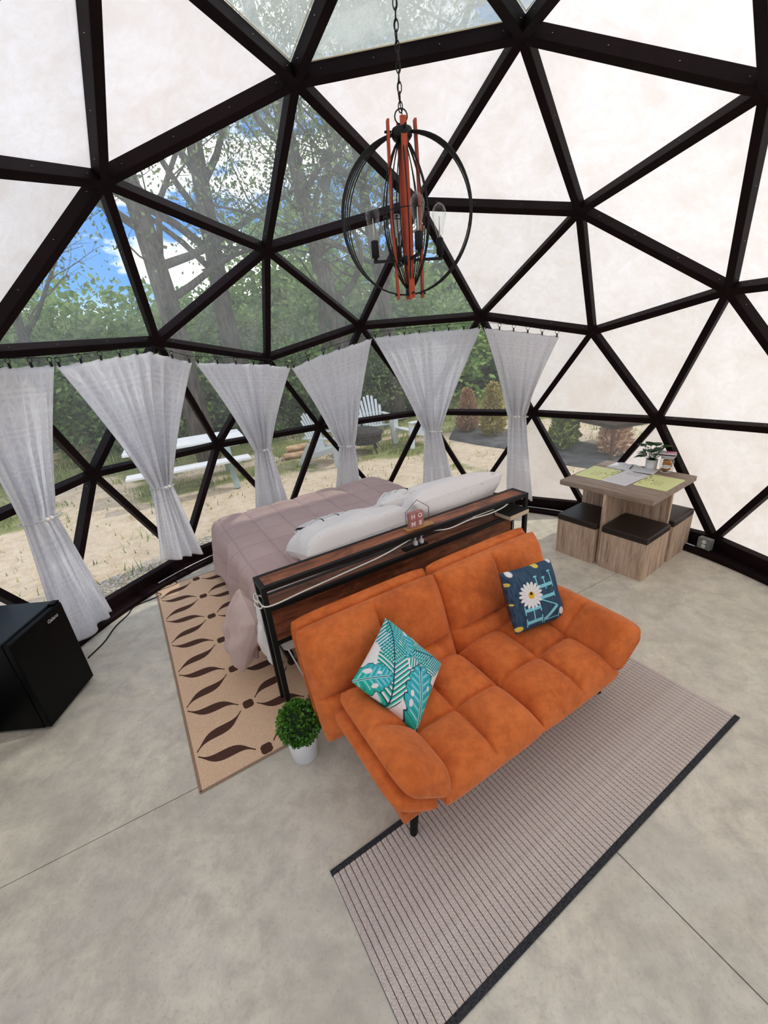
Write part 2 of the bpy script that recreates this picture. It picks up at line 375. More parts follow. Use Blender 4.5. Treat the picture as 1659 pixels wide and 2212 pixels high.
# ------------------------------------------------------------------ curtains
def curtain_mat():
    t = NT('pale_grey_jacquard'); v = t.coord('UV', (1,1,1))
    sx = t.n('ShaderNodeSeparateXYZ'); t.l(v, sx.inputs[0]); x, y = sx.outputs[0], sx.outputs[1]
    def frac(a): return t.math('FRACT', a)
    px = t.math('SUBTRACT', frac(t.math('MULTIPLY', x, 4.0)), 0.5); py = t.math('SUBTRACT', frac(t.math('MULTIPLY', y, 4.0)), 0.5)
    r = t.math('SQRT', t.math('ADD', t.math('MULTIPLY', px, px), t.math('MULTIPLY', py, py)))
    ring = t.math('LESS_THAN', t.math('ABSOLUTE', t.math('SUBTRACT', r, 0.30)), 0.05)
    mxy = t.math('LESS_THAN', t.math('ABSOLUTE', px), 0.055); mxx = t.math('LESS_THAN', t.math('ABSOLUTE', py), 0.055)
    sq = t.math('LESS_THAN', t.math('ABSOLUTE', t.math('SUBTRACT', t.math('MAXIMUM', t.math('ABSOLUTE', px), t.math('ABSOLUTE', py)), 0.43)), 0.035)
    geo = t.math('MAXIMUM', t.math('MAXIMUM', ring, mxy), t.math('MAXIMUM', mxx, sq))
    st = t.noise(t.coord('UV', (7, 60, 1)), 3.0, 5, 0.65)
    ground = t.ramp(st, [(0.36, (0.81,0.805,0.835)), (0.52, (0.92,0.915,0.94)), (0.66, (0.95,0.945,0.965))])
    c = t.mix(geo, ground, (0.955, 0.96, 0.985))
    d = t.n('ShaderNodeBsdfPrincipled'); d.inputs['Roughness'].default_value = 0.55; d.inputs['Specular IOR Level'].default_value = 0.25; t.l(c, d.inputs['Base Color'])
    wr = t.noise(t.coord('UV', (5, 12, 1)), 3.5, 4, 0.6, 0.7); t.bump(wr, d, 0.35, 0.02)
    tr = t.n('ShaderNodeBsdfTranslucent'); t.l(c, tr.inputs[0]); m = t.n('ShaderNodeMixShader'); m.inputs[0].default_value = 0.55; t.l(d.outputs[0], m.inputs[1]); t.l(tr.outputs[0], m.inputs[2]); return t.done(m)
M['curtain'] = curtain_mat()
M['cord'] = plain('tie_cord', (0.62,0.61,0.64), 0.7)
M['bead'] = plain('tie_bead', (0.82,0.80,0.76), 0.4)
CURT = [ # top points, tie, tie width, bottom left, bottom right, folds, label
 ([(-2.49,0.12,2.15),(-2.44,0.50,2.125),(-2.359,0.829,2.111)], (-2.60,0.50,1.14), 0.24, (-2.76,0.40,0.05), (-2.63,0.86,0.12), 7, 'pale grey patterned curtain tied back beside the black fridge'),
 ([(-2.355,0.838,2.105),(-2.015,1.48,2.150),(-1.80,1.735,2.036)], (-2.27,1.54,0.99), 0.18, (-2.40,1.36,0.30), (-2.15,1.70,0.19), 8, 'wide pale grey curtain tied back before the picnic table, beside the bed corner'),
 ([(-1.78,1.755,2.034),(-1.276,2.15,1.955),(-1.047,2.27,1.897)], (-1.50,2.34,1.075), 0.17, (-1.70,2.22,0.32), (-1.34,2.44,0.32), 7, 'pale grey curtain tied back behind the bed, third from the fridge'),
 ([(-1.036,2.275,1.887),(-0.777,2.376,1.975),(-0.202,2.492,2.099)], (-0.602,2.68,0.95), 0.17, (-0.82,2.64,0.32), (-0.50,2.72,0.32), 7, 'pale grey curtain tied back in front of the fire pit'),
 ([(-0.187,2.493,2.106),(0.454,2.458,2.115),(0.901,2.332,2.105)], (0.424,2.71,1.03), 0.18, (0.27,2.73,0.27), (0.66,2.67,0.33), 8, 'pale grey curtain tied back between the fire pit and brown shrubs'),
 ([(0.922,2.324,2.103),(1.225,2.179,2.045),(1.541,1.969,1.968)], (1.315,2.38,1.18), 0.18, (1.235,2.44,0.25), (1.50,2.29,0.19), 7, 'rightmost pale grey curtain hanging beside the white panels and headboard end'),
]
def bez(pts, s):   # quadratic through 3 points
    a, b, c = (np.array(p) for p in pts); l1 = np.linalg.norm(b-a); l2 = np.linalg.norm(c-b); m = l1/(l1+l2); s = np.asarray(s)[:, None]
    return np.where(s < m, a + (b-a)*(s/m), b + (c-b)*((s-m)/(1-m)))
wire_pts = []
for ci, (top, tie, tw, bl, br, nf, lab) in enumerate(CURT):
    root = thing('curtain', lab, 'curtain', (0,0,0), 0, 'tied-back curtains')
    ns, n1, n2 = 90, 46, 34
    s = np.linspace(0, 1, ns); tp = bez(top, s); tie = np.array(tie); rdir = np.array([tie[0], tie[1], 0]); rdir /= np.linalg.norm(rdir); tang = np.array([rdir[1], -rdir[0], 0.0])
    if np.dot(tang, np.array(br) - np.array(bl)) < 0: tang = -tang
    rng = np.random.default_rng(10 + ci)
    ph = rng.uniform(0, 6); warp = s + 0.06*np.sin(2*PI*1.3*s + ph); nf = nf*0.72
    fold = np.sin(2*PI*nf*warp + ph); fold = (1 - 2*np.abs(np.mod(nf*warp + ph/6.283, 1.0)*2 - 1)**1.35)*(0.65 + 0.35*np.sin(2*PI*1.3*s + 2*ph)) + 0.22*np.sin(2*PI*(2.3*nf)*s + 2*ph)
    tiep = tie + (s - 0.5)[:, None]*tw*tang
    edge = np.minimum(1, np.minimum(s, 1-s)/0.06)
    rows = []; uvs = []
    for i in range(n1):
        t = i/(n1-1); e = t**0.94
        sag = 0.010*np.abs(np.sin(PI*s*(7.3 if ci in (1, 4) else 5.3)))*np.exp(-t*12)
        p = tp*(1-e) + tiep*e
        p = p - np.outer(sag, [0,0,1])
        amp = lerp(0.004, 0.062, t**0.62) if t < 0.97 else 0.044
        amp *= (1 - 0.35*max(0, (t-0.88)/0.12))
        p = p - rdir*(fold*amp*(0.4+0.6*edge))[:, None] + tang*(np.cos(2*PI*nf*warp+ph)*amp*0.35*t)[:, None]
        bow = 0.035*np.sin(PI*t)*(s-0.5)
        p = p - tang*bow[:, None]
        rows.append(p); uvs.append(np.stack([s*1.3, np.full(ns, 1.9 - t*1.05)], 1))
    fold2 = np.sin(2*PI*nf*0.55*warp + ph); fold2 = np.sign(fold2)*np.abs(fold2)**0.8
    bot = np.array(bl) + (np.array(br) - np.array(bl))*s[:, None]
    for i in range(1, n2):
        t = i/(n2-1); e = t**0.8
        p = tiep*(1-e) + bot*e
        amp = lerp(0.028, 0.032, t)
        p = p - rdir*((fold*(1-t) + fold2*t)*amp*(0.4+0.6*edge))[:, None] + tang*(np.cos(2*PI*nf*warp+ph)*0.012*(1-t))[:, None]
        p[:, 2] += 0.008*np.sin(2*PI*1.5*s + ph)*t
        rows.append(p); uvs.append(np.stack([s*1.3, np.full(ns, 0.85 - t*0.85)], 1))
    V = np.concatenate(rows); me = np_mesh('cloth', V, grid_faces(len(rows), ns), np.concatenate(uvs))
    o = obj('cloth', me, M['curtain'], root); so = o.modifiers.new('thick', 'SOLIDIFY'); so.thickness = 0.0015
    loop = []
    for k in range(24):
        a = 2*PI*k/24; loop.append(tie + tang*math.cos(a)*(tw/2+0.022) - rdir*math.sin(a)*0.06 + np.array([0,0,-0.012*math.cos(a)]))
    MB().tube(loop, 0.005, 8, True).build('tie_cord', M['cord'], root, True)
    for sg in (-1, 1):
        c = tie - rdir*0.066 + tang*(0.016*sg + 0.01); MB().lathe([(0.002,-0.016),(0.010,-0.013),(0.0155,-0.004),(0.0155,0.004),(0.010,0.013),(0.002,0.016)], 14, c).build('tie_bead', M['bead'], root, True)
    ncl = 8 if ci in (1, 4) else 6
    for k in range(ncl):
        q = (k+0.15)/(ncl-0.7); p = bez(top, [min(q, 0.995)])[0]; p = p - rdir*0.004
        clip = MB().box(p[0]-0.006, p[0]+0.006, p[1]-0.006, p[1]+0.006, p[2]-0.012, p[2]+0.018).build('clip', M['matte_black'], root, bevel=0.002)
        ring = MB().tube([(p[0] + tang[0]*0.016*math.cos(2*PI*j/16), p[1] + tang[1]*0.016*math.cos(2*PI*j/16), p[2] + 0.034 + 0.016*math.sin(2*PI*j/16)) for j in range(16)], 0.0022, 6, True).build('clip_ring', M['matte_black'], clip, True)
    for q in (0.0, 0.25, 0.5, 0.75, 1.0):
        p = bez(top, [q])[0]; wire_pts.append((p[0], p[1], p[2] + 0.046))
tag(MB().tube(wire_pts, 0.0022, 6).build('curtain_wire', M['matte_black'], None, True), 'thin dark wire strung under the beams carrying the curtain rings', 'wire')
# ------------------------------------------------------------------ bed
def rustic(name, axis):
    t = NT(name); st = (1.2, 9, 9) if axis == 'X' else (9, 1.2, 9)
    v = t.coord('Object', st); a = t.noise(v, 2.2, 7, 0.7, 0.5); b = t.noise(t.coord('Object', (1,1,1)), 5, 6, 0.65, 0.4)
    c = t.ramp(a, [(0.3, (0.055,0.018,0.010)), (0.45, (0.20,0.062,0.030)), (0.58, (0.36,0.125,0.055)), (0.75, (0.46,0.19,0.09))])
    c = t.mix(t.ramp(b, [(0.28, (0.85,0.85,0.85)), (0.5, (0,0,0))]), c, (0.04,0.012,0.006))
    p = t.principled(c, 0.42, 0.4); t.bump(a, p, 0.12, 0.002); return t.done(p)
M['rustic'] = rustic('rustic_brown_board', 'X')
bed = thing('bed', 'king bed frame with black metal shelf headboard and rustic brown boards', 'bed', W(0.10, 0.31, 0), A30)
hx0, hx1, vf, vb = -1.052, 1.055, -0.078, 0.082; PT = 0.03
for x in (hx0 + PT/2, hx1 - PT/2):
    for y in (vf + PT/2, vb - PT/2): MB().box(x-PT/2, x+PT/2, y-PT/2, y+PT/2, 0, 0.90).build('post', M['black_metal'], bed, bevel=0.002)
for z in (0.885, 0.752):
    for y in (vf + 0.013, vb - 0.013): MB().box(hx0+PT, hx1-PT, y-0.013, y+0.013, z-0.015, z+0.0155).build('rail', M['black_metal'], bed, bevel=0.002)
    for x in (hx0 + PT/2, hx1 - PT/2): MB().box(x-PT/2+0.001, x+PT/2-0.001, vf+PT, vb-PT, z-0.015, z+0.0155).build('end_rail', M['black_metal'], bed, bevel=0.002)
    MB().box(hx0+PT, hx1-PT, vf+0.026, vb-0.026, z-0.010, z+0.013).build('shelf_board', M['rustic'], bed)
for x0, x1 in ((hx0+PT, 0.0), (0.002, hx1-PT)): MB().box(x0, x1, vb-0.024, vb-0.012, 0.435, 0.737).build('back_board', M['rustic'], bed)
MB().box(hx0+PT, hx1-PT, vb-0.03, vb-0.004, 0.405, 0.435).build('rail', M['black_metal'], bed, bevel=0.002)
for x in (-0.93, 0.93): MB().box(x-0.02, x+0.02, vb-0.002, vb+2.0, 0.22, 0.28).build('side_rail', M['black_metal'], bed, bevel=0.002)
MB().box(-0.93, 0.93, vb+1.98, vb+2.02, 0.22, 0.28).build('foot_rail', M['black_metal'], bed, bevel=0.002)
for x in (-0.91, 0.0, 0.91):
    for y in (0.75, 1.35, 2.05): MB().box(x-0.02, x+0.02, y-0.02, y+0.02, 0, 0.225).build('leg', M['black_metal'], bed)
for k in range(14): MB().box(-0.92, 0.92, 0.16 + k*0.14, 0.22 + k*0.14, 0.265, 0.282).build('slat', M['black_metal'], bed)
def streaked(name, base, line, sc=(3,60,3)):
    t = NT(name); f = t.noise(t.coord('Object', sc, (0,0,0.3)), 4, 2, 0.4); g = t.noise(t.coord('Object', (1,1,1)), 6, 4)
    c = t.mix(t.ramp(f, [(0.66, (0,0,0)), (0.70, (0.8,0.8,0.8))]), base, line); p = t.principled(c, 0.8, 0.2); t.bump(g, p, 0.4, 0.02); return t.done(p)
M['sheet'] = streaked('white_streaked_sheet', (0.80,0.78,0.76), (0.16,0.15,0.15))
def soft_box(w, d, h, r=0.05, nx=40, ny=40):
    """rounded slab as one closed surface, centred in x,y, from z 0 to h"""
    mb = MB(); bm = bmesh.new(); bmesh.ops.create_cube(bm, size=1.0)
    for v in bm.verts: v.co = Vector((v.co.x*w, v.co.y*d, (v.co.z+0.5)*h))
    bmesh.ops.bevel(bm, geom=bm.edges[:], offset=r, segments=5, profile=0.6, affect='EDGES')
    me = bpy.data.meshes.new('soft'); bm.to_mesh(me); bm.free(); me.polygons.foreach_set('use_smooth', [True]*len(me.polygons)); return me
mat_o = obj('mattress', soft_box(1.93, 2.02, 0.27, 0.05), M['sheet'])
mat_o.location = W(0.10, 1.415, 0.283); mat_o.rotation_euler = (0,0,A30)
tag(mat_o, 'thick white mattress under the mauve comforter', 'mattress')
tg = MB().box(-0.966, -0.9645, -0.955, -0.925, 0.10, 0.15).build('care_tag', M['matte_black'], mat_o)
# comforter with stitched squares
def comforter_mat():
    t = NT('mauve_quilt_cotton'); v = t.coord('Object', (1,1,1)); f = t.noise(v, 3, 5); g = t.noise(t.coord('Object', (9, 3, 6), (0,0,0.6)), 3, 5, 0.6, 0.8)
    c = t.ramp(f, [(0.3, (0.48,0.345,0.32)), (0.7, (0.56,0.415,0.39))]); a = t.n('ShaderNodeAttribute'); a.attribute_name = 'print'
    c = t.mix(a.outputs['Fac'], t.mix(0.55, c, (0.12,0.07,0.068)), c)
    p = t.principled(c, 0.6, 0.3); t.bump(g, p, 0.5, 0.02); return t.done(p)
M['comforter'] = comforter_mat()
def drape(s, half, r, drop):
    """arc length s -> (offset, fall) over a rounded edge at +-half"""
    a = np.abs(s); sg = np.sign(s); x = np.minimum(a, half); z = np.zeros_like(a); o = np.clip(a - half, 0, r*PI/2); x = x + r*np.sin(o/r); z = z - r*(1-np.cos(o/r))
    rest = np.clip(a - half - r*PI/2, 0, None); z = z - rest; x = x + rest*0.10; return sg*x, z
nx, ny = 330, 260
s = np.linspace(-1.42, 1.36, nx); t = np.linspace(-0.02, 2.04, ny); SS, TT = np.meshgrid(s, t, indexing='ij')
X, zx = drape(SS, 0.87, 0.13, 0); yy, zy = drape(TT, 1.60, 0.16, 0); Y = yy
Z = np.maximum(zx + zy, -0.47)
qs, qt = SS/0.262 + 0.5, TT/0.262
cs = np.abs(np.sin(PI*qs)); ct = np.abs(np.sin(PI*qt)); puff = 0.020*np.minimum(1, np.sqrt(cs*ct)*1.15)
stitch = np.clip(np.minimum(cs, ct)/0.075, 0, 1)
rng = np.random.default_rng(3)
wr = sum(0.004*rng.uniform(.5, 1)*np.sin(fx*SS + fy*TT + p) for fx, fy, p in [(rng.uniform(-14, 14), rng.uniform(-16, 16), rng.uniform(0, 6)) for _ in range(9)])
side = np.clip((np.abs(SS) - 0.95)/0.3, 0, 1); foot = np.clip((TT-1.66)/0.3, 0, 1)
X = X + np.sign(SS)*side*(0.030*np.sin(TT*9 + 1.0) + 0.02*np.sin(TT*17))
X = X - side*(SS < 0)*0.05*np.exp(-((TT-0.05)/0.25)**2)
Y = Y + foot*0.02*np.sin(SS*8)
Zf = Z + puff*(1 - 0.4*side) + wr*(0.6 + side)
Zf += (SS < 0)*side*(0.05*np.sin(TT*2.6 + 0.4))
V = np.stack([X, Y, Zf], -1).reshape(-1, 3)
me = np_mesh('comforter', V, grid_faces(nx, ny), None, True, np.repeat(stitch.reshape(-1, 1), 3, 1))
co = obj('comforter', me, M['comforter']); so = co.modifiers.new('thick', 'SOLIDIFY'); so.thickness = 0.02; so.offset = -1
co.location = W(0.10, 0.70, 0.585); co.rotation_euler = (0,0,A30)
tag(co, 'mauve quilted comforter with stitched squares spread over the bed', 'comforter')
# pillows
def pillow_mesh(name, w, h, th, n=60, seed=0, wrinkle=0.006, pinch=0.05, colf=None, nfront=None, pw=3.8):
    Vs = []; Fs = []; UV = []; Cs = []; off = 0; rng = np.random.default_rng(seed); ws = [(rng.uniform(-9, 9), rng.uniform(-9, 9), rng.uniform(0, 6)) for _ in range(6)]
    for sgn in (1, -1):
        m = nfront if (nfront and sgn > 0) else n
        a = np.linspace(-1, 1, m); Xg, Yg = np.meshgrid(a, a, indexing='ij')
        prof = ((1 - np.abs(Xg)**pw)*(1 - np.abs(Yg)**pw)); T = th/2*np.clip(prof, 0, 1)**0.5
        wv = sum(np.sin(fx*Xg + fy*Yg + p) for fx, fy, p in ws)/6*wrinkle*np.clip(prof*4, 0, 1)
        Xo = Xg*w/2*(1 - pinch*(1 - Yg**2)); Yo = Yg*h/2*(1 - pinch*(1 - Xg**2))
        Vs.append(np.stack([Xo, Yo, sgn*(T + wv)], -1).reshape(-1, 3)); f = grid_faces(m, m) + off
        Fs.append(f if sgn > 0 else f[:, ::-1]); UV.append(np.stack([Xg, Yg], -1).reshape(-1, 2)); off += m*m
        if colf is not None: Cs.append(colf(Xg.ravel(), Yg.ravel(), sgn))
    return np_mesh(name, np.concatenate(Vs), np.concatenate(Fs), np.concatenate(UV), True, np.concatenate(Cs) if Cs else None)
def frame_from(xdir, ydir, loc):
    x = Vector(xdir).normalized(); y = Vector(ydir); y = (y - x*y.dot(x)).normalized(); z = x.cross(y)
    return Matrix(((x.x, y.x, z.x, loc[0]), (x.y, y.y, z.y, loc[1]), (x.z, y.z, z.z, loc[2]), (0,0,0,1)))
UX = Vector((math.cos(A30), math.sin(A30), 0)); VY = Vector((-math.sin(A30), math.cos(A30), 0)); ZZ = Vector((0,0,1))
M['pillow_white'] = streaked('white_pillowcase', (0.82,0.79,0.78), (0.55,0.52,0.52), (3, 50, 3))
M['pillow_pink'] = noisy('pale_pink_cotton', (0.56,0.42,0.38), (0.63,0.48,0.44), 6, 0.7, 0.3, dist=0.01)
def grid_print():
    t = NT('white_black_grid_cotton'); v = t.coord('UV', (1,1,1)); sx = t.n('ShaderNodeSeparateXYZ'); t.l(v, sx.inputs[0])
    def ln(o, k, w): return t.math('LESS_THAN', t.math('ABSOLUTE', t.math('SUBTRACT', t.math('FRACT', t.math('MULTIPLY', o, k)), 0.5)), w)
    m = t.math('MAXIMUM', ln(sx.outputs[0], 1.6, 0.045), ln(sx.outputs[1], 2.4, 0.05)); p = t.principled(t.mix(m, (0.80,0.78,0.76), (0.012,0.012,0.014)), 0.8, 0.2); return t.done(p)
M['pillow_grid'] = grid_print()
def put_pillow(me, mat, center, xd, yd, label, group=None):
    o = obj('pillow', me, mat); o.matrix_world = frame_from(xd, yd, center); return tag(o, label, 'pillow', group)
big = pillow_mesh('pillow', 0.90, 0.56, 0.29, 60, 4, 0.035, 0.03, None, None, 5.0)
big2 = pillow_mesh('pillow', 0.88, 0.56, 0.28, 60, 8, 0.035, 0.03, None, None, 5.0)
put_pillow(big, M['pillow_white'], W(-0.10, 0.84, 0.735), UX*1 + ZZ*0.02, VY*0.93 - ZZ*0.30, 'rumpled white bed pillow lying nearest the left end of the headboard', 'white bed pillows')
put_pillow(big2, M['pillow_white'], W(0.70, 0.70, 0.80), UX*1 + ZZ*0.02, VY*0.75 - ZZ*0.66, 'plump white bed pillow propped behind the shelf by the rightmost curtain', 'white bed pillows')
put_pillow(pillow_mesh('pillow', 0.92, 0.55, 0.20, 50, 12, 0.02), M['pillow_white'], W(0.62, 1.02, 0.75), UX, VY*0.8 - ZZ*0.6, 'white bed pillow lying behind the plump one on the far side', 'white bed pillows')
put_pillow(pillow_mesh('pillow', 0.44, 0.44, 0.13, 40, 5, 0.006), M['pillow_grid'], W(-0.16, 1.18, 0.72), UX + ZZ*0.02, VY*0.9 - ZZ*0.35, 'white cushion with black stitched line half hidden behind the near pillow', 'white cushions with black lines')
put_pillow(pillow_mesh('pillow', 0.42, 0.42, 0.13, 40, 6, 0.006), M['pillow_grid'], W(0.30, 0.98, 0.76), UX*0.75 + VY*0.25 + ZZ*0.65, VY*0.95 - ZZ*0.4 , 'white cushion with black grid lines tucked between the two white pillows', 'white cushions with black lines')
put_pillow(pillow_mesh('pillow', 0.34, 0.44, 0.16, 50, 9, 0.03, 0.02), M['pillow_pink'], W(-1.045, 0.70, 0.385), VY*1.0 + ZZ*0.30, ZZ*1.0 + UX*0.30 - VY*0.1, 'pale pink pillow slipping over the side of the bed near headboard')
sh = pillow_mesh('sheet_fold', 0.34, 0.36, 0.10, 40, 15, 0.02)
o = obj('sheet_fold', sh, M['pillow_white']); o.matrix_world = frame_from(VY, ZZ - UX*0.15, W(-0.93, 0.58, 0.36)); tag(o, 'bunched white bed sheet bulging beside the headboard leg', 'bed sheet')
# things on the headboard
ZS = 0.9005
dec = thing('house_ornament', 'small wire house ornament with pink letter blocks on headboard shelf', 'ornament', W(0.155, 0.297, ZS), A30 - rad(4))
M['oak'] = wood('pale_oak', (0.36,0.18,0.07), (0.50,0.27,0.11), (0.58,0.34,0.16), 6, 'X')
MB().box(-0.105, 0.105, -0.026, 0.026, 0, 0.014).build('base', M['oak'], dec, bevel=0.002)
MB().tube([(-0.092,0.008,0.014),(-0.092,0.008,0.125),(0.0,0.008,0.195),(0.088,0.008,0.125),(0.088,0.008,0.014)], 0.0023, 8).build('wire_house', plain('bronze_wire', (0.12,0.07,0.05), 0.4, 0.5, 0.5), dec)
pk = plain('dusty_pink_paint', (0.44,0.18,0.17), 0.55); lw = plain('letter_white', (0.85,0.82,0.80), 0.5)
for (ch, bx, bz) in (('H', -0.078, 0.0675), ('O', -0.0235, 0.0675), ('M', -0.078, 0.0145), ('E', -0.0235, 0.0145)):
    blk = MB().box(bx, bx+0.053, -0.020, 0.014, bz, bz+0.0525).build('letter_block', pk, dec, bevel=0.0015)
    text_mesh('letter', ch, 0.042, lw, blk, Matrix.Translation((bx+0.0265, -0.0205, bz+0.026)) @ Matrix.Rotation(PI/2, 4, 'X'), 0.0004, 0.0012)
zz2 = 0.7655
outl = thing('power_strip', 'black outlet panel with two white plugs on the lower headboard shelf', 'power outlet', W(0.115, 0.300, zz2), A30)
MB().box(-0.095, 0.095, -0.028, 0.028, 0, 0.009).build('panel', M['matte_black'], outl, bevel=0.003)
for k in range(4): MB().box(-0.075 + k*0.014, -0.068 + k*0.014, -0.012, 0.012, 0.009, 0.0105).build('socket_slot', M['black_metal'], outl)
for k, x in enumerate((0.008, 0.058)):
    pl = MB().box(x-0.013, x+0.013, -0.012, 0.012, 0.009, 0.040).build('plug', M['white'], outl, bevel=0.004); MB().tube([(x,0,0.040),(x,0,0.052),(x+0.004,0.004,0.066)], [0.007,0.006,0.004], 8).build('strain_relief', M['white'], pl, True)
book = thing('book', 'thick black covered book on the lower headboard shelf', 'book', W(0.985, 0.250, zz2), A30 + rad(3))
pg = noisy('book_pages', (0.60,0.47,0.33), (0.70,0.57,0.42), 200, 0.8, 0.2, stretch=(1,1,30))
MB().box(-0.105, 0.105, -0.085, 0.068, 0.003, 0.034).build('pages', pg, book)
for z0 in (0, 0.034): MB().box(-0.11, 0.11, -0.080, 0.074, z0, z0+0.003).build('cover', M['matte_black'], book, bevel=0.001)
MB().box(-0.11, 0.11, 0.070, 0.075, 0, 0.037).build('spine', M['matte_black'], book)
def smooth_path(ctrl, n=8):
    P = [np.array(c, float) for c in ctrl]; P = [2*P[0]-P[1]] + P + [2*P[-1]-P[-2]]; o = []
    for i in range(1, len(P)-2):
        for k in range(n):
            t = k/n; o.append(0.5*((2*P[i]) + (-P[i-1]+P[i+1])*t + (2*P[i-1]-5*P[i]+4*P[i+1]-P[i+2])*t*t + (-P[i-1]+3*P[i]-3*P[i+1]+P[i+2])*t**3))
    o.append(P[-2]); return o
M['cable_white'] = plain('white_cable', (0.80,0.78,0.72), 0.5)
def cab(pts): return [tuple(W(*p)) for p in pts]
c1 = cab([(-0.955,0.35,0.80),(-0.965,0.28,0.80),(-0.93,0.215,0.79),(-0.70,0.222,0.80),(-0.45,0.225,0.815),(-0.2,0.23,0.83),(0.0,0.245,0.855),(0.10,0.29,0.845),(0.122,0.30,0.828)])
tag(MB().tube(smooth_path(c1), 0.0045, 8).build('power_cable', M['cable_white'], None, True), 'white cable draped along the left half of the headboard shelves', 'cable')
c2 = cab([(0.176,0.303,0.829),(0.22,0.27,0.86),(0.35,0.225,0.852),(0.55,0.222,0.862),(0.75,0.225,0.85),(0.9,0.225,0.867),(1.02,0.30,0.872)])
tag(MB().tube(smooth_path(c2), 0.0045, 8).build('power_cable', M['cable_white'], None, True), 'white cable draped from the plugs to the book end of headboard', 'cable')
c3 = cab([(-0.97,0.29,0.79),(-0.975,0.36,0.785),(-0.955,0.395,0.79),(-0.93,0.30,0.785),(-0.97,0.25,0.775),(-0.985,0.31,0.77),(-0.965,0.37,0.775)])
tag(MB().tube(smooth_path(c3), 0.005, 8).build('cable_bundle', M['cable_white'], None, True), 'white cable coiled round the left headboard post', 'cable')
c4 = cab([(-0.86,0.30,0.40),(-0.80,0.22,0.16),(-0.74,0.15,0.05),(-0.66,0.10,0.06),(-0.58,0.13,0.2)])
tag(MB().tube(smooth_path(c4), 0.005, 8).build('power_cable', M['cable_white'], None, True), 'white cable looping low behind the sofa over the tan rug', 'cable')
ch = thing('bed_remote', 'pale grey remote hanging by its cord between right headboard posts', 'remote', W(1.18, 0.315, 0.0), A30)
MB().tube([(0.0,0,0.742),(0.004,0,0.65),(0.0,0,0.575)], 0.003, 6).build('cord', M['cable_white'], ch, True)
MB().lathe([(0.004,0.575),(0.012,0.565),(0.020,0.53),(0.022,0.49),(0.018,0.455),(0.006,0.445)], 16, (0,0,0)).build('handset', plain('remote_grey', (0.6,0.6,0.6), 0.4), ch, True)
ch.location = W(1.085, 0.315, 0.0)
